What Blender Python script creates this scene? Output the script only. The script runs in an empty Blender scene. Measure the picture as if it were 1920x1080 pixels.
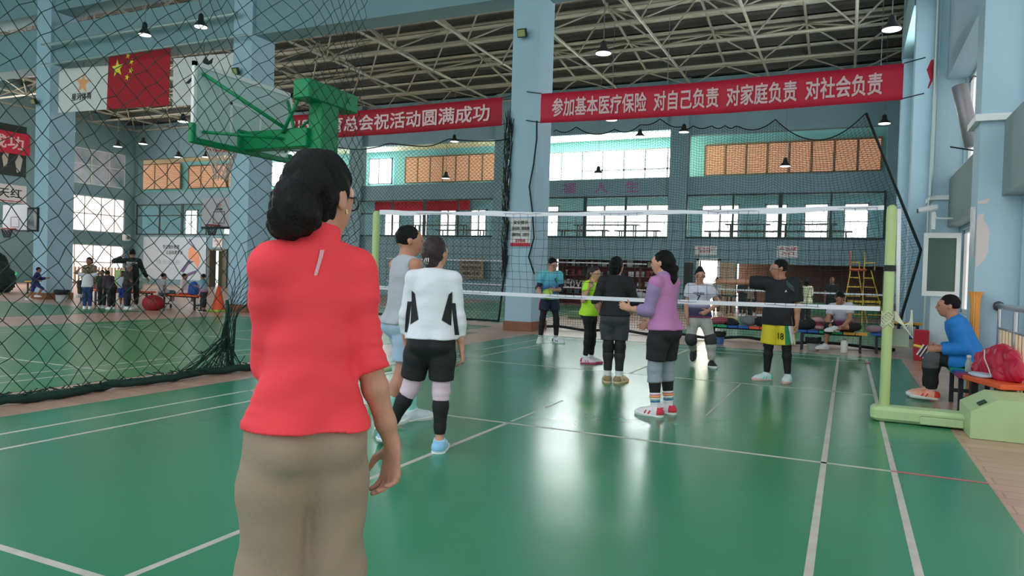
import bpy, math, random
import numpy as np
from mathutils import Vector, Matrix
random.seed(7); np.random.seed(7)
S = bpy.context.scene
COL = S.collection
V = lambda *a: np.array(a, float)

# ---------------------------------------------------------------- camera, world, light, exposure
YAW, PIT, ROL = 0.433909414, -0.0185414354, 0.0304972648
CAM = V(2.70739961, -7.81446875, 1.32578141)
_F = V(-math.sin(YAW)*math.cos(PIT), math.cos(YAW)*math.cos(PIT), math.sin(PIT))
_R = V(math.cos(YAW), math.sin(YAW), 0); _U = np.cross(_R, _F)
_R2 = _R*math.cos(ROL)+_U*math.sin(ROL); _U2 = -_R*math.sin(ROL)+_U*math.cos(ROL)
cd = bpy.data.cameras.new('camera'); cam = bpy.data.objects.new('camera', cd); COL.objects.link(cam)
cd.sensor_width = 36; cd.lens = 1359.36381/1920*36; cd.clip_start = .05; cd.clip_end = 300
cam.matrix_world = Matrix(((_R2[0], _U2[0], -_F[0], CAM[0]), (_R2[1], _U2[1], -_F[1], CAM[1]), (_R2[2], _U2[2], -_F[2], CAM[2]), (0, 0, 0, 1)))
S.camera = cam
S.view_settings.view_transform = 'Standard'; S.view_settings.look = 'None'
S.view_settings.gamma = 1; S.view_settings.use_curve_mapping = False
S.view_settings.exposure = 0.75
w = bpy.data.worlds.new('sky'); S.world = w; w.use_nodes = True
bg = w.node_tree.nodes['Background']; bg.inputs[0].default_value = (.86, .95, 1, 1); bg.inputs[1].default_value = .95
def area(name, loc, aim, sx, sy, power, col=(1, 1, 1)):
    l = bpy.data.lights.new(name, 'AREA'); l.shape = 'RECTANGLE'; l.size = sx; l.size_y = sy; l.energy = power; l.color = col
    o = bpy.data.objects.new(name, l); COL.objects.link(o); o.location = loc
    o.rotation_euler = (Vector(aim)-Vector(loc)).to_track_quat('-Z', 'Y').to_euler(); return o
# (the daylight itself comes from the bright window panes built below)
# ---------------------------------------------------------------- materials
def lin(c):
    return tuple(((v/255/12.92) if v/255 <= .04045 else ((v/255+.055)/1.055)**2.4) for v in c[:3])+(1,)
MATS = {}
def M(name, col, rough=.6, metal=0, bump=0, bscale=60, var=0, vscale=6, emit=0, spec=.5, trans=0, alpha=1, col2=None, sheen=0, stretch=None):
    if name in MATS: return MATS[name]
    m = bpy.data.materials.new(name); m.use_nodes = True; MATS[name] = m
    nt = m.node_tree; N = nt.nodes; L = nt.links; b = N['Principled BSDF']
    c = lin(col)
    b.inputs['Base Color'].default_value = c; b.inputs['Roughness'].default_value = rough
    b.inputs['Metallic'].default_value = metal; b.inputs['Specular IOR Level'].default_value = spec
    if trans: b.inputs['Transmission Weight'].default_value = trans
    if alpha < 1: b.inputs['Alpha'].default_value = alpha
    if sheen: b.inputs['Sheen Weight'].default_value = sheen
    if emit: b.inputs['Emission Color'].default_value = c; b.inputs['Emission Strength'].default_value = emit
    if var or bump:
        tc = N.new('ShaderNodeTexCoord'); mp = N.new('ShaderNodeMapping'); L.new(tc.outputs['Object'], mp.inputs[0])
        if stretch: mp.inputs['Scale'].default_value = stretch
    if var:
        n = N.new('ShaderNodeTexNoise'); n.inputs['Scale'].default_value = vscale; n.inputs['Detail'].default_value = 4
        L.new(mp.outputs[0], n.inputs['Vector'])
        r = N.new('ShaderNodeValToRGB'); r.color_ramp.elements[0].position = .3; r.color_ramp.elements[1].position = .7
        c2 = lin(col2) if col2 else tuple(max(0, v*(1-var)) for v in c[:3])+(1,)
        r.color_ramp.elements[0].color = c2; r.color_ramp.elements[1].color = c
        L.new(n.outputs['Fac'], r.inputs[0]); L.new(r.outputs[0], b.inputs['Base Color'])
    if bump:
        n = N.new('ShaderNodeTexNoise'); n.inputs['Scale'].default_value = bscale; n.inputs['Detail'].default_value = 3
        L.new(mp.outputs[0], n.inputs['Vector'])
        bp = N.new('ShaderNodeBump'); bp.inputs['Strength'].default_value = bump; bp.inputs['Distance'].default_value = .02
        L.new(n.outputs['Fac'], bp.inputs['Height']); L.new(bp.outputs[0], b.inputs['Normal'])
    return m
def ramp_mat(name, stops, lo, hi, axis=2, rough=.7, bump=.15, bscale=50, const=False):
    """colour bands along one axis of the thing itself (printed fabric)"""
    if name in MATS: return MATS[name]
    m = M(name, stops[0][1], rough, bump=bump, bscale=bscale); nt = m.node_tree; N = nt.nodes; L = nt.links
    tc = N.new('ShaderNodeTexCoord'); sp = N.new('ShaderNodeSeparateXYZ'); mr = N.new('ShaderNodeMapRange'); r = N.new('ShaderNodeValToRGB')
    L.new(tc.outputs['Object'], sp.inputs[0]); L.new(sp.outputs[axis], mr.inputs[0])
    mr.inputs[1].default_value = lo; mr.inputs[2].default_value = hi; L.new(mr.outputs[0], r.inputs[0])
    cr = r.color_ramp
    if const: cr.interpolation = 'CONSTANT'
    while len(cr.elements) < len(stops): cr.elements.new(.5)
    for e, (p, c) in zip(cr.elements, stops): e.position = p; e.color = lin(c)
    L.new(r.outputs[0], N['Principled BSDF'].inputs['Base Color']); return m
def check_mat(name, c1, c2, c3, scale=14, rough=.8):
    """woven plaid"""
    if name in MATS: return MATS[name]
    m = M(name, c1, rough); nt = m.node_tree; N = nt.nodes; L = nt.links
    tc = N.new('ShaderNodeTexCoord'); mx = []
    prev = lin(c1); psock = None
    for d, c in (('X', c2), ('Z', c3)):
        wv = N.new('ShaderNodeTexWave'); wv.bands_direction = d; wv.inputs['Scale'].default_value = scale; L.new(tc.outputs['Object'], wv.inputs[0])
        rp = N.new('ShaderNodeValToRGB'); rp.color_ramp.interpolation = 'CONSTANT'; rp.color_ramp.elements[1].position = .62
        L.new(wv.outputs['Fac'], rp.inputs[0]); mix = N.new('ShaderNodeMixRGB'); L.new(rp.outputs[0], mix.inputs[0])
        if psock: L.new(psock, mix.inputs[1])
        else: mix.inputs[1].default_value = prev
        mix.inputs[2].default_value = lin(c); psock = mix.outputs[0]
    L.new(psock, N['Principled BSDF'].inputs['Base Color']); return m

# ---------------------------------------------------------------- mesh building
def mesh_obj(name, verts, faces, mat=None, parent=None, smooth=False, loc=None):
    me = bpy.data.meshes.new(name)
    if isinstance(faces, np.ndarray):
        n, k = faces.shape
        me.vertices.add(len(verts)); me.vertices.foreach_set('co', np.asarray(verts, np.float32).ravel())
        me.loops.add(n*k); me.loops.foreach_set('vertex_index', faces.ravel().astype(np.int32))
        me.polygons.add(n); me.polygons.foreach_set('loop_start', np.arange(0, n*k, k, dtype=np.int32))
        me.update(calc_edges=True)
    else:
        me.from_pydata([tuple(v) for v in verts], [], [tuple(f) for f in faces])
    if smooth: me.polygons.foreach_set('use_smooth', np.ones(len(me.polygons), bool))
    if smooth == 'auto':
        me.set_sharp_from_angle(angle=.7)
    me.validate(); me.update()
    o = bpy.data.objects.new(name, me); COL.objects.link(o)
    if mat is not None: me.materials.append(mat)
    if parent is not None: o.parent = parent
    if loc is not None: o.location = loc
    return o
def tag(o, label=None, cat=None, group=None, kind=None):
    if label: o['label'] = label
    if cat: o['category'] = cat
    if group: o['group'] = group
    if kind: o['kind'] = kind
    return o
def empty(name, loc=(0, 0, 0), rz=0, label=None, cat=None, group=None):
    o = bpy.data.objects.new(name, None); COL.objects.link(o); o.location = loc; o.rotation_euler = (0, 0, rz); o.empty_display_size = .2
    return tag(o, label, cat, group)
def copy_tree(o, parent=None):
    c = o.copy(); COL.objects.link(c)
    if parent is not None: c.parent = parent
    for ch in list(o.children): copy_tree(ch, c)
    return c
class B:
    """collects shapes for ONE mesh"""
    def __init__(s): s.v = []; s.f = []
    def add(s, vs, fs):
        n = len(s.v); s.v += [tuple(map(float, x)) for x in vs]; s.f += [tuple(i+n for i in f) for f in fs]; return s
    def box(s, x0, x1, y0, y1, z0, z1, rot=None, org=None, bev=0):
        if bev:
            b = bev; pts = []
            for z, i in ((z0, b), (z0+b, 0), (z1-b, 0), (z1, b)):
                for (x, y) in ((x0+b, y0), (x1-b, y0), (x1, y0+b), (x1, y1-b), (x1-b, y1), (x0+b, y1), (x0, y1-b), (x0, y0+b)):
                    cx, cy = (x0+x1)/2, (y0+y1)/2
                    pts.append((x+(i if x < cx else -i), y+(i if y < cy else -i), z))
            fs = [tuple(range(7, -1, -1)), tuple(range(24, 32))]
            for l in range(3):
                for k in range(8): fs.append((l*8+k, l*8+(k+1) % 8, l*8+8+(k+1) % 8, l*8+8+k))
        else:
            pts = [(x0, y0, z0), (x1, y0, z0), (x1, y1, z0), (x0, y1, z0), (x0, y0, z1), (x1, y0, z1), (x1, y1, z1), (x0, y1, z1)]
            fs = [(0, 3, 2, 1), (4, 5, 6, 7), (0, 1, 5, 4), (1, 2, 6, 5), (2, 3, 7, 6), (3, 0, 4, 7)]
        if rot is not None:
            o = Vector(org if org is not None else ((x0+x1)/2, (y0+y1)/2, (z0+z1)/2)); pts = [tuple(rot @ (Vector(p)-o)+o) for p in pts]
        return s.add(pts, fs)
    def cyl(s, a, b, r, r2=None, n=12, cap=True):
        a = Vector(a); b = Vector(b); r2 = r if r2 is None else r2; d = (b-a).normalized()
        u = d.orthogonal().normalized(); v = d.cross(u); vs = []
        for c, rr in ((a, r), (b, r2)):
            for i in range(n): t = 2*math.pi*i/n; vs.append(c+u*(rr*math.cos(t))+v*(rr*math.sin(t)))
        fs = [(i, (i+1) % n, n+(i+1) % n, n+i) for i in range(n)]
        if cap: fs += [tuple(range(n-1, -1, -1)), tuple(range(n, 2*n))]
        return s.add(vs, fs)
    def tube(s, pts, r, n=8, closed=False):
        P = [Vector(p) for p in pts]; m = len(P); vs = []; u = None
        for i, p in enumerate(P):
            d = (P[(i+1) % m]-P[i-1]) if closed or 0 < i < m-1 else (P[1]-P[0] if i == 0 else P[-1]-P[-2])
            d.normalize()
            u = d.orthogonal().normalized() if u is None else (u-d*u.dot(d)).normalized()
            v = d.cross(u); rr = r[i] if isinstance(r, (list, tuple)) else r
            for k in range(n): t = 2*math.pi*k/n; vs.append(p+u*(rr*math.cos(t))+v*(rr*math.sin(t)))
        fs = []
        for i in range(m if closed else m-1):
            for k in range(n): j = (i+1) % m; fs.append((i*n+k, i*n+(k+1) % n, j*n+(k+1) % n, j*n+k))
        if not closed: fs += [tuple(range(n-1, -1, -1)), tuple(range((m-1)*n, m*n))]
        return s.add(vs, fs)
    def lathe(s, prof, c=(0, 0, 0), n=20, ax=None):
        vs = []; fs = []; m = len(prof)
        for r, z in prof:
            for k in range(n): t = 2*math.pi*k/n; vs.append((c[0]+r*math.cos(t), c[1]+r*math.sin(t), c[2]+z))
        for i in range(m-1):
            for k in range(n): fs.append((i*n+k, i*n+(k+1) % n, (i+1)*n+(k+1) % n, (i+1)*n+k))
        fs += [tuple(range(n-1, -1, -1)), tuple(range((m-1)*n, m*n))]
        if ax is not None: vs = [tuple(ax @ (Vector(v)-Vector(c))+Vector(c)) for v in vs]
        return s.add(vs, fs)
    def prism(s, poly, a0, a1, plane='xz'):
        n = len(poly); g = {'xz': lambda p, a: (p[0], a, p[1]), 'xy': lambda p, a: (p[0], p[1], a), 'yz': lambda p, a: (a, p[0], p[1])}[plane]
        vs = [g(p, a0) for p in poly]+[g(p, a1) for p in poly]
        fs = [(i, (i+1) % n, n+(i+1) % n, n+i) for i in range(n)]+[tuple(range(n-1, -1, -1)), tuple(range(n, 2*n))]
        return s.add(vs, fs)
    def build(s, name, mat, parent=None, smooth=False, loc=None):
        o = mesh_obj(name, s.v, s.f, mat, parent, smooth, loc)
        import bmesh
        bm = bmesh.new(); bm.from_mesh(o.data); bmesh.ops.recalc_face_normals(bm, faces=bm.faces); bm.to_mesh(o.data); bm.free()
        if smooth == 'auto': o.data.set_sharp_from_angle(angle=.7)
        return o
def struct(o): o['kind'] = 'structure'; return o
def strands(name, A, Bp, r, mat, parent=None, n=3):
    """many straight cord pieces in one mesh"""
    A = np.asarray(A, float); Bp = np.asarray(Bp, float); d = Bp-A; L = np.linalg.norm(d, axis=1); ok = L > 1e-6; A, Bp, d, L = A[ok], Bp[ok], d[ok], L[ok]
    d /= L[:, None]; ref = np.where(np.abs(d[:, 2:3]) < .8, V(0, 0, 1), V(1, 0, 0)); u = np.cross(d, ref); u /= np.linalg.norm(u, axis=1)[:, None]; v = np.cross(d, u)
    rr = r if np.ndim(r) else np.full(len(A), r)
    ring = [(u*math.cos(2*math.pi*k/n)+v*math.sin(2*math.pi*k/n))*rr[:, None] for k in range(n)]
    vs = np.stack([A+q for q in ring]+[Bp+q for q in ring], 1).reshape(-1, 3)
    base = (np.arange(len(A))*2*n)[:, None]
    fs = np.concatenate([np.concatenate([base+k, base+(k+1) % n, base+n+(k+1) % n, base+n+k], 1) for k in range(n)])
    return mesh_obj(name, vs, fs, mat, parent, smooth=True)

# ---------------------------------------------------------------- lettering
_tc = {}
def text_geo(txt, bold=0.0):
    key = (txt, bold)
    if key in _tc: return _tc[key]
    c = bpy.data.curves.new('t', 'FONT'); c.body = txt; c.size = 1; c.resolution_u = 3
    o = bpy.data.objects.new('t', c); COL.objects.link(o)
    dg = bpy.context.evaluated_depsgraph_get(); me = bpy.data.meshes.new_from_object(o.evaluated_get(dg))
    vs = np.array([v.co[:] for v in me.vertices]).reshape(-1, 3); fs = [tuple(p.vertices) for p in me.polygons]
    bpy.data.objects.remove(o); bpy.data.curves.remove(c); bpy.data.meshes.remove(me)
    if bold:  # heavier strokes
        n = len(vs); q = bold*.5; sh = [(-q, -q), (q, -q), (-q, q), (q, q)]; fs = [tuple(i+n*k for i in f) for k in range(4) for f in fs]; vs = np.concatenate([vs+V(a, b, k) for k, (a, b) in enumerate(sh)])
    _tc[key] = (vs, fs); return vs, fs
def text_on(name, txt, p0, right, up, width, height, mat, parent=None, bold=.02, fn=None, out=.004):
    """lettering fitted to a width x height box whose lower left corner is p0"""
    vs, fs = text_geo(txt, bold); p0 = V(*p0); r = V(*right); u = V(*up); nrm = np.cross(r, u)
    lo = vs.min(0); hi = vs.max(0); x = (vs[:, 0]-lo[0])/(hi[0]-lo[0])*width; y = (vs[:, 1]-lo[1])/(hi[1]-lo[1])*height
    P = p0+x[:, None]*r+y[:, None]*u+nrm*out
    if fn is not None: P = fn(P)
    P = P+nrm*(vs[:, 2:3]*.0015)
    return mesh_obj(name, P, fs, mat, parent)
# ---------------------------------------------------------------- bodies and clothes grown as smooth implicit surfaces
def _box(p):
    if p[0] == 'c':
        _, a, b, ra, rb, ax, f, k = p; r = max(ra, rb); return np.minimum(a, b)-r, np.maximum(a, b)+r
    _, c, R, rad, k = p; r = max(rad); return c-r, c+r
def _dist(p, X, Y, Z):
    if p[0] == 'c':
        _, a, b, ra, rb, ax, f, k = p
        px, py, pz = X-a[0], Y-a[1], Z-a[2]; d = b-a
        if ax is not None:
            t = (px*ax[0]+py*ax[1]+pz*ax[2])*(f-1); px, py, pz = px+ax[0]*t, py+ax[1]*t, pz+ax[2]*t; d = d+ax*(d@ax)*(f-1)
        dd = max(d@d, 1e-12); t = np.clip((px*d[0]+py*d[1]+pz*d[2])/dd, 0, 1)
        q = np.sqrt((px-d[0]*t)**2+(py-d[1]*t)**2+(pz-d[2]*t)**2)-(ra+(rb-ra)*t)
        return q/(1+.45*(f-1)) if ax is not None else q
    _, c, R, rad, k = p
    px, py, pz = X-c[0], Y-c[1], Z-c[2]
    l = [px*R[i][0]+py*R[i][1]+pz*R[i][2] for i in range(3)]
    k0 = np.sqrt(sum((l[i]/rad[i])**2 for i in range(3))); k1 = np.sqrt(sum((l[i]/rad[i]**2)**2 for i in range(3)))
    return k0*(k0-1)/np.maximum(k1, 1e-9)
def C_(a, b, ra, rb=None, k=.02, ax=None, f=1.): return ('c', np.array(a, float), np.array(b, float), ra, ra if rb is None else rb, ax, f, k)
def E_(c, rad, k=.02, R=None): return ('e', np.array(c, float), np.eye(3) if R is None else R, rad, k)
def smin(a, b, k):
    h = np.maximum(k-np.abs(a-b), 0)/k; return np.minimum(a, b)-h*h*k*.25
def field(chunks, h, inflate=0, noise=None, kk=.03, minus=()):
    """chunks: [(prims, cuts)], cut (n, c) keeps n.p <= c"""
    lo = np.min([_box(p)[0] for ch in chunks for p in ch[0]], 0)-inflate-3*h; hi = np.max([_box(p)[1] for ch in chunks for p in ch[0]], 0)+inflate+3*h
    n = np.ceil((hi-lo)/h).astype(int)+1; xs = [lo[i]+h*np.arange(n[i]) for i in range(3)]
    tot = None
    for prims, cuts in chunks:
        val = np.full(n, .5, np.float32)
        for p in prims:
            k = p[-1]; m = k+inflate+2*h+.015; a, b = _box(p)
            i0 = np.maximum(np.floor((a-m-lo)/h).astype(int), 0); i1 = np.minimum(np.ceil((b+m-lo)/h).astype(int)+1, n)
            sl = tuple(slice(i0[i], i1[i]) for i in range(3))
            X = xs[0][sl[0]][:, None, None]; Y = xs[1][sl[1]][None, :, None]; Z = xs[2][sl[2]][None, None, :]
            val[sl] = smin(val[sl], _dist(p, X, Y, Z), k)
        val -= inflate
        X = xs[0][:, None, None]; Y = xs[1][None, :, None]; Z = xs[2][None, None, :]
        for (nn, c) in cuts: val = np.maximum(val, nn[0]*X+nn[1]*Y+nn[2]*Z-c)
        tot = val if tot is None else smin(tot, val, kk)
    X = xs[0][:, None, None]; Y = xs[1][None, :, None]; Z = xs[2][None, None, :]
    if noise is not None: tot = tot+noise(X, Y, Z)
    for p in minus: tot = np.maximum(tot, -_dist(p, X, Y, Z))
    return tot.astype(np.float32), lo, h
_CO = [(i, j, k) for i in (0, 1) for j in (0, 1) for k in (0, 1)]
_ED = [(a, b) for a in range(8) for b in range(a+1, 8) if sum(abs(_CO[a][i]-_CO[b][i]) for i in range(3)) == 1]
def nets(F):
    val, lo, h = F; s = val < 0; n = np.array(val.shape)
    cnt = sum(s[c[0]:n[0]-1+c[0], c[1]:n[1]-1+c[1], c[2]:n[2]-1+c[2]].astype(np.int8) for c in _CO)
    I = np.argwhere((cnt > 0) & (cnt < 8))
    vv = np.stack([val[I[:, 0]+c[0], I[:, 1]+c[1], I[:, 2]+c[2]] for c in _CO], 1)
    acc = np.zeros((len(I), 3)); num = np.zeros(len(I))
    for a, b in _ED:
        va, vb = vv[:, a], vv[:, b]; m = (va < 0) != (vb < 0); t = np.where(m, va/np.where(m, va-vb, 1), 0)[:, None]
        ca, cb = np.array(_CO[a], float), np.array(_CO[b], float); acc += np.where(m[:, None], ca+(cb-ca)*t, 0); num += m
    P = lo+(I+acc/num[:, None])*h
    idx = np.full(n, -1, np.int32); idx[I[:, 0], I[:, 1], I[:, 2]] = np.arange(len(I))
    fs = []
    for ax in range(3):
        o1, o2 = (ax+1) % 3, (ax+2) % 3
        sa = [slice(1, None)]*3; sb = [slice(1, None)]*3; sa[ax] = slice(0, -1); sb[ax] = slice(1, None)
        A, Bq = s[tuple(sa)], s[tuple(sb)]; D = np.argwhere(A != Bq); fl = A[D[:, 0], D[:, 1], D[:, 2]]
        D = D+1; D[:, ax] -= 1
        def at(d1, d2):
            q = D.copy(); q[:, o1] -= d1; q[:, o2] -= d2; return idx[q[:, 0], q[:, 1], q[:, 2]]
        q = np.stack([at(1, 1), at(0, 1), at(0, 0), at(1, 0)], 1); q[~fl] = q[~fl][:, ::-1]
        fs.append(q[(q >= 0).all(1)])
    return P, np.concatenate(fs)
def grow(name, chunks, h, mat, parent=None, inflate=0, noise=None, kk=.03, minus=(), relax=1):
    P, Fc = nets(field(chunks, h, inflate, noise, kk, minus))
    for _ in range(relax):
        acc = np.zeros_like(P); cn = np.zeros(len(P))
        for i in range(4): np.add.at(acc, Fc[:, i], P[Fc[:, (i+1) % 4]]+P[Fc[:, i-1]]); np.add.at(cn, Fc[:, i], 2)
        P = P*.5+.5*acc/np.maximum(cn, 1)[:, None]
    return mesh_obj(name, P, Fc, mat, parent, smooth=True)
def unit(v): v = np.array(v, float); return v/np.linalg.norm(v)
def ripple(amp, freq, ax=(0, 0, 1), soft=1.):
    a = unit(ax); b = unit(np.cross(a, (.3, .5, .8))); c = np.cross(a, b)
    def f(X, Y, Z):
        t = X*a[0]+Y*a[1]+Z*a[2]; p = X*b[0]+Y*b[1]+Z*b[2]; q = X*c[0]+Y*c[1]+Z*c[2]
        return amp*(np.sin(freq*t+2.2*np.sin(17*p+3*q)+1.5*np.sin(11*q+9*t))*.6+.4*np.sin(freq*.53*t+3*np.sin(13*q+5*p)+soft)*np.sin(9*p+1))
    return f
ARM = [(0, .030), (.3, .0285), (.95, .0225), (1.25, .0245), (1.7, .019), (2, .0158)]
LEG = [(0, .054), (.35, .049), (.92, .0335), (1.05, .0325), (1.3, .0355), (1.7, .0245), (2, .0205)]
def prof_r(prof, t):
    ts = [p[0] for p in prof]; return float(np.interp(t, ts, [p[1] for p in prof]))
def limb(P, prof, H, t0=0., t1=2., fat=1., k=.02, add=0.):
    ts = sorted({t0, t1, *[p[0] for p in prof if t0 < p[0] < t1], *([1.] if t0 < 1 < t1 else [])})
    at = lambda t: P[0]+(P[1]-P[0])*t if t <= 1 else P[1]+(P[2]-P[1])*(t-1)
    return [C_(at(a), at(b), prof_r(prof, a)*H*fat+add, prof_r(prof, b)*H*fat+add, k) for a, b in zip(ts[:-1], ts[1:])]
def limb_cut(P, t, keep_below=True):
    d = unit(P[1]-P[0]) if t <= 1 else unit(P[2]-P[1]); at = P[0]+(P[1]-P[0])*t if t <= 1 else P[1]+(P[2]-P[1])*(t-1)
    return (d, d@at) if keep_below else (-d, -(d@at))
def hand(wr, hd, th, right, s, curl=(.35, .5, .4), spread=.0):
    hd = unit(hd); th = unit(np.array(th, float)-hd*(hd@np.array(th, float))); pn = np.cross(hd, th)*(-1 if right else 1)
    out = [C_(wr-hd*.01, wr+hd*.02*s, .021*s, .026*s, .012, pn, 1.35), C_(wr+hd*.02*s, wr+hd*.078*s, .033*s, .040*s, .012, pn, 2.4)]
    for j, (o, L) in enumerate(((.031, .068), (.0105, .078), (-.0105, .072), (-.031, .056))):
        p = wr+hd*(.083-.004*abs(j-1))*s+th*o*s; a = .0; d0 = unit(hd+th*o*spread*10); r = .0092*s*(1 if j < 3 else .88)
        for q, (l, c) in enumerate(zip((.45, .32, .26), curl)):
            a += c*(1+.12*j); d = d0*math.cos(a)+pn*math.sin(a); e = p+d*L*l*s; out.append(C_(p, e, r, r*.92, .005)); p = e; r *= .92
    p = wr+hd*.022*s+th*.026*s; d = unit(hd*.65+th*.75+pn*.35); e = p+d*.042*s; out.append(C_(p, e, .0125*s, .0105*s, .008))
    d = unit(hd*.9+th*.35+pn*.35); out.append(C_(e, e+d*.036*s, .0105*s, .0085*s, .006)); return out

def rotz(a): a = math.radians(a); return np.array([[math.cos(a), -math.sin(a), 0], [math.sin(a), math.cos(a), 0], [0, 0, 1]])
def person(label, loc, face, H=1.65, h=.009, skin=None, lean=(0, .03, 1), twist=0, head=(0, 0), seat=None, uR=(.12, 0, -1), fR=(.05, .12, -1), hR=None, tR=(0, 1, 0),
           uL=(-.12, 0, -1), fL=(-.05, .12, -1), hL=None, tL=(0, 1, 0), curlR=(.3, .45, .35), curlL=(.3, .45, .35), qR=(.03, .02, -1), sR=(0, -.03, -1), qL=(-.03, .02, -1), sL=(0, -.03, -1), footR=(0, 0), footL=(0, 0),
           w=1., fem=True, fat=1., hair='short', hairmat=None, top=None, bottom=None, bands=(), shoes=None, face_on=True, glasses=None, cat='person', group=None, armfat=1., lift=0.):
    w *= .87; fat *= .93; armfat *= .93
    skin = skin or M('skin', (206, 150, 124), .5, bump=.08, bscale=150)
    hairmat = hairmat or HAIR
    spine = unit(lean); P = V(0, 0, 0); N = P+spine*.30*H
    lat = rotz(twist) @ V(1, 0, 0); lat = unit(lat-spine*(lat@spine)); dep = np.cross(spine, lat); plat = V(1, 0, 0)
    sw = (.103 if fem else .115)*H*w; hw = (.050 if fem else .047)*H
    J = {}
    for sd, sg in (('R', 1), ('L', -1)):
        u, f = (uR, fR) if sd == 'R' else (uL, fL); q, sh = (qR, sR) if sd == 'R' else (qL, sL)
        s0 = N-spine*.038*H+lat*sg*sw; e = s0+unit(u)*.172*H; wr = e+unit(f)*.148*H
        hp = P-spine*.012*H+plat*sg*hw; kn = hp+unit(q)*.242*H; an = kn+unit(sh)*.24*H
        J['arm'+sd] = [s0, e, wr]; J['leg'+sd] = [hp, kn, an]
    gz = seat if seat is not None else None
    if gz is None: dz = -min(J['legR'][2][2], J['legL'][2][2])+.046*H+lift
    else: dz = gz+.055*H-J['legR'][0][2]
    off = V(0, 0, dz)
    for kx in J: J[kx] = [p+off for p in J[kx]]
    P = P+off; N = N+off
    yw, pt = head; hf = rotz(yw) @ V(0, 1, 0); hr = rotz(yw) @ V(1, 0, 0); pr = math.radians(pt)
    hf, hu = hf*math.cos(pr)+V(0, 0, 1)*math.sin(pr), V(0, 0, 1)*math.cos(pr)-hf*math.sin(pr)
    s = H/1.68*1.06
    nd = unit(spine*.6+V(0, 0, 1)*.4+V(0, .12, 0)); hc = N+nd*.070*H+hu*.010*H+hf*.008*H
    HR = np.array([hr, hf, hu]); hp_ = lambda x, y, z: hc+s*(hr*x+hf*y+hu*z)
    tw = (.95 if fem else 1.0)*w
    tor = [C_(P-spine*.03*H, P+spine*.03*H, .094*H*(1.06 if fem else .98)*w, .088*H*w, .04, dep, 1.42), C_(P+spine*.03*H, P+spine*.12*H, .086*H*w, (.074 if fem else .08)*H*w, .04, dep, 1.4),
           C_(P+spine*.12*H, P+spine*.21*H, (.074 if fem else .08)*H*w, .086*H*tw, .04, dep, 1.38), C_(P+spine*.21*H, N-spine*.065*H, .086*H*tw, .072*H*tw, .04, dep, 1.42), C_(N-spine*.065*H, N-spine*.008*H, .066*H*tw, .034*H, .035, dep, 1.25)]
    for sg in (1, -1):
        tor.append(C_(N-spine*.018*H, J['armR' if sg > 0 else 'armL'][0], .028*H, .030*H, .035))
        tor.append(E_(P-spine*.035*H-dep*.028*H+plat*sg*.042*H, (.058*H*w,)*3, .04))
        if fem: tor.append(E_(P+spine*.205*H+dep*.042*H+lat*sg*.042*H, (.038*H,)*3, .04))
    neck = [C_(N-spine*.02*H, hc-hu*.05*s-hf*.012*s, .036*H*(1 if fem else 1.12), .033*H*(1 if fem else 1.12), .03)]
    hd = [E_(hp_(0, -.012, .032), (.076*s, .096*s, .092*s), .03, HR), C_(hp_(0, .022, -.012), hp_(0, .044, -.078), .064*s, .036*s, .03), C_(hp_(0, .05, .01), hp_(0, .052, -.03), .056*s, .05*s, .03)]
    if h < .011:
        hd += [C_(hp_(0, .096, .012), hp_(0, .112, -.022), .008*s, .0125*s, .012), E_(hp_(0, .092, -.05), (.022*s, .009*s, .010*s), .01, HR), C_(hp_(-.03, .088, .03), hp_(.03, .088, .03), .010*s, .010*s, .02)]
    for sg in (1, -1): hd.append(E_(hp_(sg*.079, -.008, -.002), (.009*s, .019*s, .03*s), .008, HR))
    arms = {sd: limb(J['arm'+sd], ARM, H, fat=armfat*(1 if fem else 1.1)) for sd in 'RL'}; legs = {sd: limb(J['leg'+sd], LEG, H, fat=fat, k=.03) for sd in 'RL'}
    hands = []
    for sd, hh, tt, cu in (('R', hR, tR, curlR), ('L', hL, tL, curlL)):
        a = J['arm'+sd]; hands += hand(a[2], hh if hh is not None else a[2]-a[1], tt, sd == 'R', s, cu)
    feet = {}; fbase = {}
    for sd, (fy, fp) in (('R', footR), ('L', footL)):
        an = J['leg'+sd][2]; fx = rotz(fy) @ V(1, 0, 0); ff = rotz(fy) @ V(0, 1, 0); a = math.radians(fp)
        ff, fu = ff*math.cos(a)+V(0, 0, 1)*math.sin(a), V(0, 0, 1)*math.cos(a)-ff*math.sin(a); ff = unit(ff)
        fbase[sd] = (an, fx, ff, fu); g = lambda x, y, z: an+s*(fx*x+ff*y+fu*(z-.077))
        feet[sd] = [C_(an, g(0, -.02, .05), .034*s, .035*s, .02), C_(g(0, -.03, .036), g(0, .12, .03), .03*s, .032*s, .03), C_(g(0, .12, .028), g(0, .165, .02), .03*s, .018*s, .02)]
    body = grow('person', [(tor+neck+hd+arms['R']+arms['L']+hands+legs['R']+legs['L']+feet['R']+feet['L'], [])], h, skin)
    body.location = loc; body.rotation_euler = (0, 0, math.radians(face)); tag(body, label, cat, group)
    ctx = dict(J=J, P=P, N=N, spine=spine, lat=lat, dep=dep, hc=hc, hp=hp_, HR=HR, s=s, H=H, h=h, body=body, tor=tor, neck=neck, arms=arms, legs=legs, fbase=fbase, hd=hd)
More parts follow.
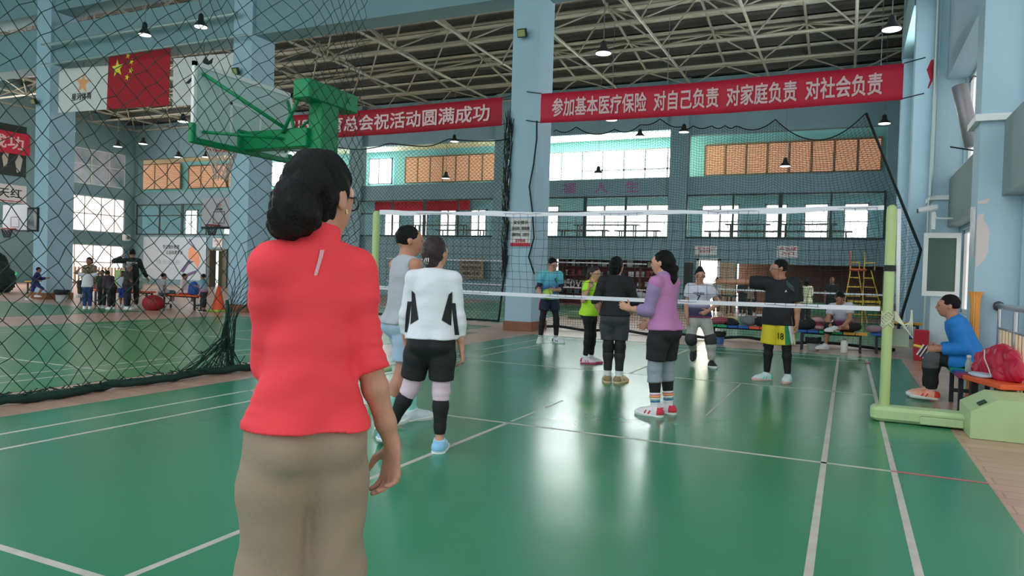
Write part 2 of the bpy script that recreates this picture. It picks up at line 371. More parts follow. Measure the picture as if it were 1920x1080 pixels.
    # ---- clothes
    if bottom:
        t1 = bottom['t']; inf = bottom.get('inf', .012); wd = bottom.get('wide', 0); ch = []
        for sd in 'RL':
            L = J['leg'+sd]; pr = limb(L, LEG, H, 0, t1, fat=fat, k=.03)
            if wd:  # loose cloth hangs wider below
                pr = [C_(p[1], p[2], p[3]+wd*min(1, i*.5), p[4]+wd*min(1, (i+1)*.5), .03) for i, p in enumerate(pr)]
            ch.append((pr, [limb_cut(L, t1)]))
        ch.append((tor[:2]+[q for q in tor if q[0] == 'e' and abs((q[1]-P)@spine) < .06*H], [(spine, spine@P+bottom.get('waist', .07)*H)]))
        ctx['bottom'] = grow(bottom['name'], ch, bottom.get('h', h), bottom['mat'], body, inf, bottom.get('noise'), bottom.get('kk', .015))
    if top:
        inf = top.get('inf', .014); hem = top.get('hem', .0); ch = [([p for p in tor], [(-spine, -(spine@P)-hem*H), (unit(spine*1+dep*.25), unit(spine+dep*.25)@N+.006*H)])]
        if bottom:
            ex = max(0, bottom.get('inf', .012)+.011-inf)
            for sd in 'RL': ch[0][0].extend(C_(q[1], q[2], q[3]+ex+bottom.get('wide', 0)*.3*(i > 0), q[4]+ex+bottom.get('wide', 0)*.45, .05) for i, q in enumerate(limb(J['leg'+sd], LEG, H, 0, .42, fat=fat, k=.05)))
            ch[0][0].extend([C_(q[1], q[2], q[3]+ex*1.1, q[4]+ex, .04, dep, q[6]) for q in tor[:2]]+[E_(q[1], tuple(r_+ex for r_ in q[3]), .04) for q in tor if q[0] == 'e' and abs((q[1]-P)@spine) < .06*H])
        if top.get('loose'): ch[0][0].append(C_(P+spine*.0*H, P+spine*.22*H, (.098+top['loose'])*H*w, .088*H*w, .04, dep, 1.38))
        st = top.get('sleeve', 1.)
        for sd in 'RL':
            stt = st[0 if sd == 'R' else 1] if isinstance(st, tuple) else st
            if stt <= 0: sg_ = 1 if sd == 'R' else -1; ch[0][1].append((lat*sg_, (lat*sg_)@J['arm'+sd][0]-.012*H))
            if stt > 0: ch.append((limb(J['arm'+sd], ARM, H, 0, stt, fat=armfat*(1 if fem else 1.1), add=top.get('sl', 0.)), [limb_cut(J['arm'+sd], stt)]))
        ctx['top'] = grow(top['name'], ch, top.get('h', h), top['mat'], body, inf, top.get('noise'), .03, minus=top.get('minus', lambda c: ())(ctx))
        if top.get('collar'):
            nd2 = unit(hc-N); cm = top['collar']; ctx['collar'] = grow('collar', [(neck, [(nd2, nd2@N+.032*H), (-nd2, -(nd2@N)+.02*H)])], h, cm, ctx['top'], .011)
    for (nm, lb, t0, t1, inf, mt) in bands:
        P3 = J[lb]; pf = ARM if lb[:3] == 'arm' else LEG
        ft = armfat*(1 if fem else 1.1) if lb[:3] == 'arm' else fat
        grow(nm, [(limb(P3, pf, H, t0, t1, fat=ft), [limb_cut(P3, t1), limb_cut(P3, t0, False)])], min(h, .008) if t1-t0 > .1 else .004, mt, body, inf, ripple(.0022, 110, P3[2]-P3[1]) if 'knee' in nm else None)
    if shoes:
        for sd in 'RL':
            an, fx, ff, fu = fbase[sd]; g = lambda x, y, z: an+s*(fx*x+ff*y+fu*(z-.077)); ground = fu@g(0, 0, 0)
            up = [C_(an+fu*.022*s, g(0, -.022, .05), .041*s, .042*s, .02), C_(g(0, -.038, .05), g(0, -.03, .03), .040*s, .041*s, .02), C_(g(0, .0, .072), g(0, .075, .046), .039*s, .043*s, .02), C_(g(0, -.03, .04), g(0, .06, .036), .039*s, .045*s, .03), C_(g(0, .06, .036), g(0, .135, .03), .046*s, .043*s, .03), C_(g(0, .135, .03), g(0, .178, .028), .042*s, .03*s, .03)]
            top_c = (unit(fu*1-ff*.3), unit(fu-ff*.3)@(an+fu*.03*s)); sh_ = min(h, .007)
            so = grow('shoe', [(up, [(-fu, -ground-.012*s), top_c])], sh_, shoes['mat'], body, .002)
            grow('sole', [(up, [(-fu, -ground), (unit(fu-ff*.10), unit(fu-ff*.10)@g(0, .05, .030))])], sh_, shoes['sole'], so, .009, relax=0)
            if shoes.get('acc'):
                grow('heel_patch', [(up, [(ff, ff@g(0, -.03, 0)), top_c, (-fu, -(fu@g(0, 0, .03)))])], sh_, shoes['acc'], so, .005)
                for q_ in (.03, .07): grow('side_patch', [(up, [(unit(ff+fu*.5), unit(ff+fu*.5)@g(0, q_+.018, .05)), (-unit(ff+fu*.5), -(unit(ff+fu*.5)@g(0, q_, .05))), (fu, fu@g(0, 0, .068)), (-fu, -(fu@g(0, 0, .03)))])], .004, shoes['acc'], so, .0045)
            if h < .0095:
                lc = B()
                for i in range(4): y = .035+.024*i; z = .094-.0125*i; lc.tube([g(-.022, y, z-.012), g(0, y+.004, z+.001), g(.022, y, z-.012)], .0035*s, 5)
                lc.build('laces', shoes.get('lace', shoes['sole']), so)
    # ---- hair and face
    cr = [E_(hp_(0, -.015, .034), (.077*s, .097*s, .094*s), .03, HR)]
    rgh = lambda X, Y, Z: .003*np.sin(210*X+3*np.sin(60*Z))*np.sin(190*Y+2*np.sin(70*Z))+.0025*np.sin(85*Z+60*X)
    def hcut(n, c): n = unit(n); wv = n[0]*hr+n[1]*hf+n[2]*hu; return (wv, wv@hc+c*s)
    hh_ = min(h, .01)
    if hair == 'short': chs = [(cr, [hcut((0, .8, -.6), .048), hcut((0, -.35, -1), .045)])]
    elif hair == 'bob': chs = [(cr+[C_(hp_(.045, -.045, 0), hp_(.045, -.05, -.06), .042*s, .028*s, .03), C_(hp_(-.045, -.045, 0), hp_(-.045, -.05, -.06), .042*s, .028*s, .03), C_(hp_(0, -.06, 0), hp_(0, -.06, -.08), .058*s, .04*s, .03)], [hcut((0, .86, -.5), .052)])]
    elif hair == 'bun': chs = [(cr+[C_(hp_(0, -.05, 0), hp_(0, -.06, -.05), .07*s, .05*s, .04)], [hcut((0, .75, -.66), .046), hcut((0, 0, -1), .095)]), ([C_(hp_(0, -.11, .0), hp_(0, -.135, -.02), .04*s, .045*s, .03)], [])]
    elif hair == 'topbun': chs = [(cr, [hcut((0, .75, -.66), .05), hcut((0, 0, -1), .06)]), ([E_(hp_(0, -.055, .125), (.042*s, .042*s, .038*s), .02, HR)], [])]
    elif hair == 'pony': chs = [(cr+[C_(hp_(0, -.05, 0), hp_(0, -.06, -.045), .068*s, .048*s, .04)], [hcut((0, .75, -.66), .048), hcut((0, 0, -1), .085)]), ([C_(hp_(0, -.095, -.02), hp_(0, -.125, -.04), .02*s, .026*s, .02), C_(hp_(0, -.125, -.04), hp_(0, -.122, -.14), .029*s, .026*s, .03), C_(hp_(0, -.122, -.14), hp_(0, -.11, -.20), .026*s, .01*s, .03)], [])]
    elif hair == 'long': chs = [(cr+[C_(hp_(0, -.06, 0), hp_(0, -.07, -.2), .066*s, .05*s, .04, HR[1], 1.4), C_(hp_(0, -.07, -.2), hp_(0, -.08, -.32), .055*s, .02*s, .03)], [hcut((0, .86, -.5), .05)])]
    elif callable(hair): chs = hair(hp_, hcut, cr, s, HR)
    else: chs = None
    if chs: ctx['hair'] = grow('hair', chs, hh_, hairmat, body, .004, rgh, .02)
    if face_on:
        for sg in (1, -1):
            eb = B(); c0 = hp_(sg*.031, .089, .004); rx = [c0+s*(hr*.015*math.cos(t)*1.1+hu*.0075*math.sin(t)+hf*(.006-.02*abs(math.cos(t))*.2)) for t in np.linspace(0, 2*math.pi, 13)[:-1]]
            eb.add([c0+hf*.0105*s]+rx+[c0-hf*.01*s], [(0, 1+i, 1+(i+1) % 12) for i in range(12)]+[(13, 1+(i+1) % 12, 1+i) for i in range(12)]); eb.build('eye', M('eye_dark', (40, 28, 24), .3), body)
            bw = B(); bw.tube([hp_(sg*.014, .102, .026), hp_(sg*.03, .0985, .032), hp_(sg*.048, .083, .026)], [.003*s, .0038*s, .002*s], 6); bw.build('eyebrow', M('brow', (35, 26, 24), .8), body)
        mb = B(); mb.tube([hp_(-.024, .089, -.05), hp_(-.01, .1, -.049), hp_(.01, .1, -.049), hp_(.024, .089, -.05)], [.002*s, .0048*s, .0048*s, .002*s], 8); mb.build('lips', M('lips', (165, 88, 82), .45), body, smooth=True)
    if glasses is not None:
        gb = B()
        for sg in (1, -1): gb.tube([hp_(sg*(.034+.025*math.cos(t)), .106-.012*abs(math.cos(t))*(1 if math.cos(t) > 0 else 0), .002+.019*math.sin(t)) for t in np.linspace(0, 2*math.pi, 17)[:-1]], .0024*s, 6, True); gb.tube([hp_(sg*.059, .095, .008), hp_(sg*.082, .04, .008), hp_(sg*.083, -.01, .004)], .0022*s, 5)
        gb.tube([hp_(-.01, .107, .006), hp_(0, .112, .008), hp_(.01, .107, .006)], .002*s, 5); gb.build('glasses', glasses, body)
    return ctx
HAIR = M('hair_black', (11, 9, 10), .5, spec=.22, bump=.6, bscale=130, stretch=(3, 3, .3))
def on_surface(target, pts, dirv, out=.004):
    """drop points along dirv onto a garment's own surface"""
    from mathutils.bvhtree import BVHTree
    me = target.data; bvh = BVHTree.FromPolygons([v.co for v in me.vertices], [tuple(p.vertices) for p in me.polygons]); d = Vector(dirv).normalized(); res = []
    for p in pts:
        hit = bvh.ray_cast(Vector(p)-d*.6, d); res.append(np.array(hit[0])-np.array(d)*out if hit[0] is not None else np.array(p))
    return np.array(res)
def print_on(name, ctx_obj, txt, centre, right, up, wdt, hgt, mat, dirv, bold=.03):
    p0 = V(*centre)-V(*right)*wdt/2-V(*up)*hgt/2
    return text_on(name, txt, p0, right, up, wdt, hgt, mat, ctx_obj, bold, fn=lambda Pp: on_surface(ctx_obj, Pp, dirv), out=0)
def quad_on(name, ctx_obj, poly, mat, dirv, n=8, out=.004):
    """a printed patch: 4 corners, subdivided and laid on the garment"""
    a, b, c, d = [V(*p) for p in poly]; g = [(a*(1-u)+b*u)*(1-v)+(d*(1-u)+c*u)*v for v in np.linspace(0, 1, n) for u in np.linspace(0, 1, n)]
    P = on_surface(ctx_obj, g, dirv, out); fs = [(j*n+i, j*n+i+1, (j+1)*n+i+1, (j+1)*n+i) for j in range(n-1) for i in range(n-1)]
    return mesh_obj(name, P, fs, mat, ctx_obj, smooth=True)
# ---------------------------------------------------------------- the hall itself
BLUE = M('wall_paint_blue', (168, 198, 212), .65, bump=.05, bscale=25, var=.06, vscale=1.2)
TEAL = M('wall_paint_teal', (128, 160, 166), .7, bump=.05, bscale=25, var=.08, vscale=1)
TURQ = M('corridor_turquoise', (146, 212, 214), .7); CORB = M('corridor_blue', (140, 186, 200), .7)
CREAM = M('corridor_cream', (232, 230, 205), .7)
WHITE = M('white_paint', (232, 234, 232), .5)
FRAME = M('window_frame_white', (226, 228, 226), .4); FRAMEG = M('window_frame_shade_grey', (150, 160, 164), .5)  # the greyer frame colour paints in the shade of frames against bright panes
DARKFR = M('rail_dark_green', (22, 50, 48), .45)
LIT = M('daylit_pane', (246, 252, 255), .4, emit=16); LITL = M('balcony_daylit_pane', (246, 252, 250), .4, emit=2.4); LITR = M('side_daylit_pane', (240, 250, 255), .4, emit=7); LITS = M('near_side_pane', (240, 250, 255), .4, emit=.8)
LITW = M('frosted_daylit_pane', (240, 236, 234), .5, emit=.5)
LITP = M('pink_daylit_pane', (250, 232, 224), .5, emit=.85)
# floor
def wood_mat():
    m = M('floor_vinyl_wood', (186, 142, 118), .3); nt = m.node_tree; N = nt.nodes; L = nt.links
    tc = N.new('ShaderNodeTexCoord'); br = N.new('ShaderNodeTexBrick'); br.inputs['Scale'].default_value = .9; br.offset = .37
    br.inputs['Color1'].default_value = lin((204, 162, 142)); br.inputs['Color2'].default_value = lin((186, 144, 126)); br.inputs['Mortar'].default_value = lin((168, 128, 112))
    br.inputs['Mortar Size'].default_value = .006; br.inputs['Brick Width'].default_value = 1.1; br.inputs['Row Height'].default_value = .16
    L.new(tc.outputs['Object'], br.inputs[0]); n = N.new('ShaderNodeTexNoise'); n.inputs['Scale'].default_value = 14; mp = N.new('ShaderNodeMapping'); mp.inputs['Scale'].default_value = (.3, 4, 1)
    L.new(tc.outputs['Object'], mp.inputs[0]); L.new(mp.outputs[0], n.inputs[0]); mx = N.new('ShaderNodeMixRGB'); mx.blend_type = 'OVERLAY'; mx.inputs[0].default_value = .25
    L.new(br.outputs[0], mx.inputs[1]); L.new(n.outputs['Fac'], mx.inputs[2]); L.new(mx.outputs[0], N['Principled BSDF'].inputs['Base Color']); return m
def mat_green():
    m = M('court_green', (54, 140, 101), .3, spec=.5, var=1, col2=(58, 131, 98), vscale=.8); nt = m.node_tree; N = nt.nodes; L = nt.links; b = N['Principled BSDF']
    tc = N.new('ShaderNodeTexCoord'); n = N.new('ShaderNodeTexNoise'); n.inputs['Scale'].default_value = 2.2; n.inputs['Detail'].default_value = 7; L.new(tc.outputs['Object'], n.inputs[0])
    mr = N.new('ShaderNodeMapRange'); mr.inputs[1].default_value = .35; mr.inputs[2].default_value = .7; mr.inputs[3].default_value = .235; mr.inputs[4].default_value = .265
    L.new(n.outputs['Fac'], mr.inputs[0]); L.new(mr.outputs[0], b.inputs['Roughness'])
    return m
GREEN = mat_green(); GREENL = M('court_grass_green', (36, 128, 72), .3, var=.08, vscale=.8); LINE = M('court_line_paint', (205, 198, 186), .5, var=.22, vscale=7)
struct(B().box(-62, 7, -16, 30, -.2, 0).build('floor', wood_mat()))
def court(name, x0, x1, y0, y1, cx=None, cy=0, mat=None, thick=.04, extra=()):
    m = struct(B().box(x0, x1, y0, y1, 0, .004).build(name, mat or GREEN))
    if cx is not None:
        b = B(); t = thick/2; z0, z1 = .004, .0052
        def ln(xa, xb, ya, yb): b.box(xa, xb, ya, yb, z0, z1)
        for X in (-3.05, -2.59, 2.59, 3.05): ln(cx+X-t, cx+X+t, cy-6.7, cy+6.7)
        for Y in (-6.7, -5.79, 6.0, 6.7): ln(cx-3.05, cx+3.05, cy+Y-t, cy+Y+t)
        for Y in (-1.98, 1.98): ln(cx-3.05, cx+3.05, cy+Y-t, cy+Y+t)
        ln(cx-t, cx+t, cy-6.7, cy-1.98); ln(cx-t, cx+t, cy+1.98, cy+6.0)
        for e in extra: ln(*e)
        b.build('court_lines', LINE, m, loc=(0, 0, 0))
    return m
court('floor_2', -3.68, 3.62, -15, 7.1, 0, 0, extra=((-.012, .012, -1.9, -1.35), (-.012, .012, -1.1, -.6), (-2.7, -2.3, 4.2, 4.225), (1.48, 1.5, -.6, 1.9)))
court('floor_3', -12.25, -4.8, -15, 6.6, -8.5, .1, GREENL)
court('floor_4', -40, -14.85, -15, 6.1, mat=GREENL)
court('floor_5', -12.6, -5.9, 9.9, 23.4, -9.3, 16.6)
court('floor_6', -1.2, 3.7, 9.9, 20.5)
struct(B().box(-7.4, -5.4, 7.2, 8.6, 0, .004).build('floor_7', GREEN))
RED = M('red_tape', (150, 40, 44), .5); PINK = M('pink_tape', (196, 104, 104), .5)
b = B().box(3.03, 3.2, -2.0, -1.96, .005, .0065); b.box(3.2, 3.62, -2.0, -1.965, .005, .0065); struct(b.build('trim_8', PINK)); 
struct(B().box(3.0, 3.1, 5.75, 5.95, .0053, .0065).build('trim_9', RED))
# far wall with its two storeys of openings
def wall_boxes(name, x0, x1, z0, z1, y0, y1, holes, mat):
    """wall slab with rectangular holes (xa, xb, za, zb)"""
    xs = sorted({x0, x1, *[h[0] for h in holes], *[h[1] for h in holes]}); zs = sorted({z0, z1, *[h[2] for h in holes], *[h[3] for h in holes]}); b = B()
    for xa, xb in zip(xs, xs[1:]):
        run = None
        for za, zb in zip(zs, zs[1:]):
            cx, cz = (xa+xb)/2, (za+zb)/2; hole = any(h[0] < cx < h[1] and h[2] < cz < h[3] for h in holes)
            if hole:
                if run: b.box(xa, xb, y0, y1, *run); run = None
            else: run = (run[0] if run else za, zb)
        if run: b.box(xa, xb, y0, y1, *run)
    return struct(b.build(name, mat))
BAYS = [(-3.98, 3.93), (-12.75, -4.78), (-21.8, -13.6), (-29.6, -22.5), (-39.7, -31.4)]
holes = []
for i, (a, c) in enumerate(BAYS): holes += [(a, c, 5.95, 7.8 if i == 0 else 8.1), (a, c, 3.2, 5.15)]
holes += [(-3.33, -2.54, 0, 2.2), (-1.77, 3.98, 0, 2.1), (-10.3, -5.1, 0, 2.15), (-33.1, -31.75, .0, 2.25)]
wall_boxes('wall_far', -40.3, 4.8, 0, 13, 25, 25.35, holes, TEAL)
b = B()
for px in (-4.38, -13.2, -22.15, -30.5): b.box(px-.4, px+.4, 24.8, 25, 0, 11)
struct(b.build('trim_1', TEAL))
for i, (z0, z1) in enumerate(((3.0, 3.18), (5.72, 5.94), (8.36, 8.6))):
    struct(B().box(-44, 4.8, 25.35, 28, z0, z1).build('ceiling_%d' % (i+2), CREAM))
struct(B().box(-44, 4.8, 28.2, 28.4, 5.8, 9).build('wall_far_back', TURQ)); struct(B().box(-44, 4.8, 28.2, 28.4, 3, 5.8).build('wall_far_back_lower', CORB))
b = B()
for x in (-44.1, 4.8): b.box(x-.1, x+.1, 25.3, 28.2, 2.9, 9)
struct(b.build('wall_far_ends', TURQ))
wn = [0]
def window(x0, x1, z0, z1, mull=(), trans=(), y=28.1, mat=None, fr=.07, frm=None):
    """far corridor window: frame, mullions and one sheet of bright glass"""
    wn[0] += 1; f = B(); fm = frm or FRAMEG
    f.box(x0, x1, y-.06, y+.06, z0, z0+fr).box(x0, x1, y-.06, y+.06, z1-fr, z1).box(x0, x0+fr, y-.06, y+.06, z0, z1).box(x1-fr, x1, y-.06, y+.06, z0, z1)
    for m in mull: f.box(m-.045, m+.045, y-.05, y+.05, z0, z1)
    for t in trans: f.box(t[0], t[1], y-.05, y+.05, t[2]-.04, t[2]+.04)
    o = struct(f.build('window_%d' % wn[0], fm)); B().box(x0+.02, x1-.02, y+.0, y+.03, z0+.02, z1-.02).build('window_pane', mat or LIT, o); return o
window(-12.5, -5.3, 6.33, 7.86, (-11.25, -10.1, -9.0, -7.85, -6.75, -5.62), ((-10.1, -5.3, 6.82),))
window(-23.6, -21.95, 6.45, 8.0, (-22.9,)); window(-31.2, -29.1, 6.5, 8.1, (-30.2,))
SLAT = M('glowing_blind_slat', (222, 172, 138), .7, emit=.28); BLB = M('blind_backing', (118, 84, 66), .8)  # slats emit weakly themselves, in place of daylight coming through them
def keep(o, t): o.parent = t; o.matrix_parent_inverse = Matrix.Translation(-t.location); return o
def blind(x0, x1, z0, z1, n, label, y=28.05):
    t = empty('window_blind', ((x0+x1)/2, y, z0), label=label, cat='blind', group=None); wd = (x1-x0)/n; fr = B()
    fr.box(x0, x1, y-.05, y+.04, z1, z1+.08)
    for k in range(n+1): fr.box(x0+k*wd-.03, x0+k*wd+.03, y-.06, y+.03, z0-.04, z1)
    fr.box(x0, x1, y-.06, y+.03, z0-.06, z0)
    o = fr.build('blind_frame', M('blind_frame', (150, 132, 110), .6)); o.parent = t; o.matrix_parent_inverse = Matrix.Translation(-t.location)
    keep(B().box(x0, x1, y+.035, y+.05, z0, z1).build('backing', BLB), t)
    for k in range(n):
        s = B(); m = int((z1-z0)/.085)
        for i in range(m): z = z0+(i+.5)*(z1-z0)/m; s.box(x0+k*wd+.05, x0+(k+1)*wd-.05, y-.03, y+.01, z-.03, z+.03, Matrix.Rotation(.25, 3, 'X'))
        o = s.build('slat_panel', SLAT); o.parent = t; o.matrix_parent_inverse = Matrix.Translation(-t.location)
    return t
def keep(o, t): o.parent = t; o.matrix_parent_inverse = Matrix.Translation(-t.location); return o
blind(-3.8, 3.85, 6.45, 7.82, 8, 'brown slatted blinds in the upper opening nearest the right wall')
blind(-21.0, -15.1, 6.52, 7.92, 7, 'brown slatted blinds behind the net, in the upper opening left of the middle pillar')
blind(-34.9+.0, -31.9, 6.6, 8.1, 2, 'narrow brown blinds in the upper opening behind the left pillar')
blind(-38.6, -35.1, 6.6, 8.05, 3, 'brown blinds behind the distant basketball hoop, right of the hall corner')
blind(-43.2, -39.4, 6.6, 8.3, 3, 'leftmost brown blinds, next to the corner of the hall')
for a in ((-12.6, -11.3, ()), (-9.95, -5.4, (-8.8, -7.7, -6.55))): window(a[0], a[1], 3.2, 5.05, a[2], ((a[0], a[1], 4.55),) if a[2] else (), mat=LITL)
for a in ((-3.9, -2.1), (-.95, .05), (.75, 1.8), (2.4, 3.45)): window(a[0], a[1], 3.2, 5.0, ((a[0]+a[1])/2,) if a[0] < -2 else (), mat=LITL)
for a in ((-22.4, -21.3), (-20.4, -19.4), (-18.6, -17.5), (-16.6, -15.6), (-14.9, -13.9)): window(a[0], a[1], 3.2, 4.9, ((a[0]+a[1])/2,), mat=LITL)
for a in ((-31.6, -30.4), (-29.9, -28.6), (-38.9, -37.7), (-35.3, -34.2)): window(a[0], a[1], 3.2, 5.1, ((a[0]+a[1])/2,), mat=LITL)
# dark balustrade frames in the lower openings
for i, (a, c) in enumerate(BAYS):
    b = B(); y0, y1 = 24.93, 24.99
    for z in (5.1, 4.42, 3.22): b.box(a, c, y0, y1, z-.035, z+.035)
    for k, f in enumerate((0, .255, .5, .75, 1)): x = a+(c-a)*f; wdt = .085 if f == .5 else .04; b.box(x-wdt, x+wdt, y0-.01, y1, 3.18, 5.15)
    struct(b.build('trim_%d' % (i+20), DARKFR))
    b = B(); b.tube([(a, 25.7, 3.98), (c, 25.7, 3.98)], .02, 6); b.tube([(a, 25.7, 3.3), (c, 25.7, 3.3)], .015, 6)
    for x in np.arange(a+.1, c, .16): b.cyl((x, 25.7, 3.18), (x, 25.7, 3.98), .009, n=5, cap=False)
    struct(b.build('trim_%d' % (i+30), M('balcony_rail', (150, 165, 160), .5)))
# ground storey: doorway, recess with brown boards, trophy recess
b = B().box(-3.45, -3.33, 24.9, 25.4, 0, 2.3).box(-2.54, -2.42, 24.9, 25.4, 0, 2.3).box(-3.45, -2.42, 24.9, 25.4, 2.2, 2.32)
d1 = struct(b.build('door_1', FRAME)); B().box(-3.4, -2.5, 25.6, 25.63, 0, 2.3).build('door_daylight', M('doorway_daylight', (255, 252, 225), .5, emit=9), d1)
struct(B().box(-2.4, -1.77, 24.95, 25, 0, 2.15).build('trim_10', M('tan_board', (182, 160, 130), .6)))
struct(B().box(-1.9, 4.4, 27.0, 27.1, 0, 2.2).build('wall_recess', M('brown_boards', (92, 58, 48), .7, var=.2, vscale=2)))
struct(B().box(-10.6, -4.9, 26.4, 26.5, 0, 2.3).build('wall_trophies', M('maroon_wall', (112, 40, 44), .7)))
struct(B().box(-10.6, 4.4, 25.35, 27.1, 2.25, 2.4).build('ceiling_6', TEAL))
d2 = struct(B().box(-33.2, -33.05, 24.9, 25.4, 0, 2.3).box(-31.8, -31.65, 24.9, 25.4, 0, 2.3).box(-33.2, -31.65, 24.9, 25.4, 2.25, 2.35).build('door_2', M('door_brown', (104, 92, 74), .6)))
B().box(-33.05, -32.4, 25.6, 25.65, 0, 2.25).build('door_leaf', M('door_olive', (112, 108, 66), .6), d2); B().box(-32.4, -31.7, 25.3, 25.34, 0, 2.25).build('door_leaf', M('door_grey', (96, 88, 80), .6), d2)
# left wall
def yz_wall(name, x0, x1, ya, yb, z0, z1, holes, mat):
    ys = sorted({ya, yb, *[h[0] for h in holes], *[h[1] for h in holes]}); zs = sorted({z0, z1, *[h[2] for h in holes], *[h[3] for h in holes]}); b = B()
    for a, c in zip(ys, ys[1:]):
        run = None
        for za, zb in zip(zs, zs[1:]):
            cy, cz = (a+c)/2, (za+zb)/2
            if any(h[0] < cy < h[1] and h[2] < cz < h[3] for h in holes):
                if run: b.box(x0, x1, a, c, *run); run = None
            else: run = (run[0] if run else za, zb)
        if run: b.box(x0, x1, a, c, *run)
    return struct(b.build(name, mat))
yz_wall('wall_left', -40.4, -40, -16, 25.3, 0, 13, [(19.6, 24.3, .05, 2.4), (19.6, 24.3, 3.2, 5.4), (19.6, 24.3, 6.1, 8.28), (8.8, 15.0, 3.2, 8.6), (9, 14, .05, 2.4)], TEAL)
def ywin(y0, y1, z0, z1, mull, trans, x, mat, fr=.06, d=.06):
    wn[0] += 1; f = B(); f.box(x-d, x+d, y0, y1, z0, z0+fr).box(x-d, x+d, y0, y1, z1-fr, z1).box(x-d, x+d, y0, y0+fr, z0, z1).box(x-d, x+d, y1-fr, y1, z0, z1)
    for m in mull: f.box(x-d, x+d, m-.03, m+.03, z0, z1)
    for t in trans: f.box(x-d, x+d, y0, y1, t-.03, t+.03)
    o = struct(f.build('window_%d' % wn[0], FRAME)); B().box(x-.015, x+.015, y0+.02, y1-.02, z0+.02, z1-.02).build('window_pane', mat, o); return o
PICT = M('picture_glass', (120, 150, 168), .3, var=1, col2=(214, 206, 214), vscale=.9)
ywin(19.6, 24.3, 6.1, 8.28, (20.8, 22.0, 23.2), (7.3,), -40.1, PICT)
ywin(19.6, 24.3, 3.2, 5.4, (20.5, 21.6, 22.7, 23.6), (4.3,), -40.1, LITP)
ywin(19.6, 24.3, .05, 2.4, (21, 22.2, 23.4), (1.3,), -40.1, LITP); ywin(8.8, 15.0, 3.2, 8.6, (10.9, 13), (5.2, 7), -40.1, M('added_left_pane', (245, 248, 250), .4, emit=16)); ywin(9, 14, .05, 2.4, (11.5,), (), -40.1, LITP)  # the two windows nearer the camera are unseen, added to brighten the far hall
b = B()
for y in np.arange(19.6, 24.3, .22): b.box(-39.9, -39.86, y, y+.09, .05, 1.0)
struct(b.build('trim_11', M('radiator_slats', (214, 180, 140), .6)))
# right wall: columns, spandrels, window bands
RW = 4.5
rh = [(-12, 2.2, .15, 2.36), (-12, 2.2, 3.36, 5.2), (2.95, 7.4, .9, 2.36), (2.95, 7.4, 3.36, 5.1), (8.4, 13.1, 3.3, 8.5), (14.2, 17.0, 3.3, 8.5)]
yz_wall('wall_right', RW, RW+.3, -16, 28.2, 0, 13, rh, BLUE)
for i, y in enumerate((2.3, 7.45, 13.3, 18.9)):
    struct(B().box(4.06, RW, y, y+(.5 if i == 0 else .62), 0, 12).build('wall_pillar_%d' % i, BLUE))
b = B()
for y in (2.3, 7.45): b.box(4.0, RW, y-.06, y+.1+(.5 if y < 3 else .62), 3.3 if y < 3 else 2.92, 3.38 if y < 3 else 3.0)
b.box(4.36, 4.62, -12, 2.3, 3.3, 3.38).box(4.36, 4.62, 2.8, 7.45, 3.3, 3.38); struct(b.build('trim_12', WHITE))
SPAN = M('spandrel_grey_teal', (138, 158, 158), .7, var=.1, vscale=1.5)
struct(B().box(4.3, RW, -12, 2.3, 2.42, 3.3).box(4.3, RW, 2.8, 7.45, 2.42, 3.3).build('trim_13', SPAN))
struct(B().box(4.2, RW, 2.8, 7.5, 5.1, 7.2).box(4.3, RW, -12, 2.3, 5.25, 7.2).build('trim_14', BLUE))
struct(B().box(4.02, RW, 8.07, 13.3, 8.7, 9.8).box(4.02, RW, 13.9, 19, 8.7, 9.8).build('trim_16', TEAL))
ywin(-12, 2.22, 3.36, 5.2, (-4, -2.2, -.4, .55, 1.35), (4.35,), 4.62, LITW, .08, .05)
ywin(-12, 2.2, .15, 2.36, (-2.2, .7, 2.0), (), 4.62, LITW, .1, .06)
ywin(2.95, 7.4, 3.36, 5.1, (4.4, 5.9), (), 4.62, LITW); ywin(2.95, 7.4, .9, 2.36, (4.4, 5.9), (), 4.62, LITW); 
for a in ((8.4, 13.1), (14.2, 17.0)): ywin(a[0], a[1], 3.3, 8.5, (a[0]+.9, a[0]+1.8), (5.2, 6.9), 4.62, LITS if a[0] < 9 else LITR)
# sash standing open into the hall
sa = struct(B().box(3.90, 3.97, 6.96, 7.02, 1.17, 2.29).box(4.40, 4.47, 6.96, 7.02, 1.17, 2.29).box(3.97, 4.4, 6.96, 7.02, 1.17, 1.26).box(3.97, 4.4, 6.96, 7.02, 2.2, 2.29).build('window_90', FRAME))
B().box(3.97, 4.4, 6.98, 7.0, 1.26, 2.2).build('window_pane', M('dark_glass', (74, 96, 88), .25), sa)
# peeled paint on the near pillar
def blob(pts, y): return B().prism(pts, y, y-.004, 'xz')
struct(blob([(4.065, 2.36), (4.19, 2.4), (4.16, 2.33), (4.065, 2.33)], 2.3).add(*(lambda q: (q.v, q.f))(blob([(4.065, 2.2), (4.14, 2.22), (4.125, 2.15), (4.17, 2.08), (4.2, 1.98), (4.185, 1.86), (4.19, 1.76), (4.15, 1.66), (4.1, 1.6), (4.065, 1.57)], 2.3))).build('trim_17', M('bare_plaster', (218, 205, 202), .8, var=.06)))
struct(B().prism([(2.33, 2.3), (2.78, 2.34), (2.74, 2.0), (2.78, 1.8), (2.6, 1.75), (2.38, 1.68)], 4.06, 4.054, 'yz').build('trim_18', M('torn_foil', (190, 190, 196), .35, bump=.5, bscale=20, var=.4, vscale=9)))
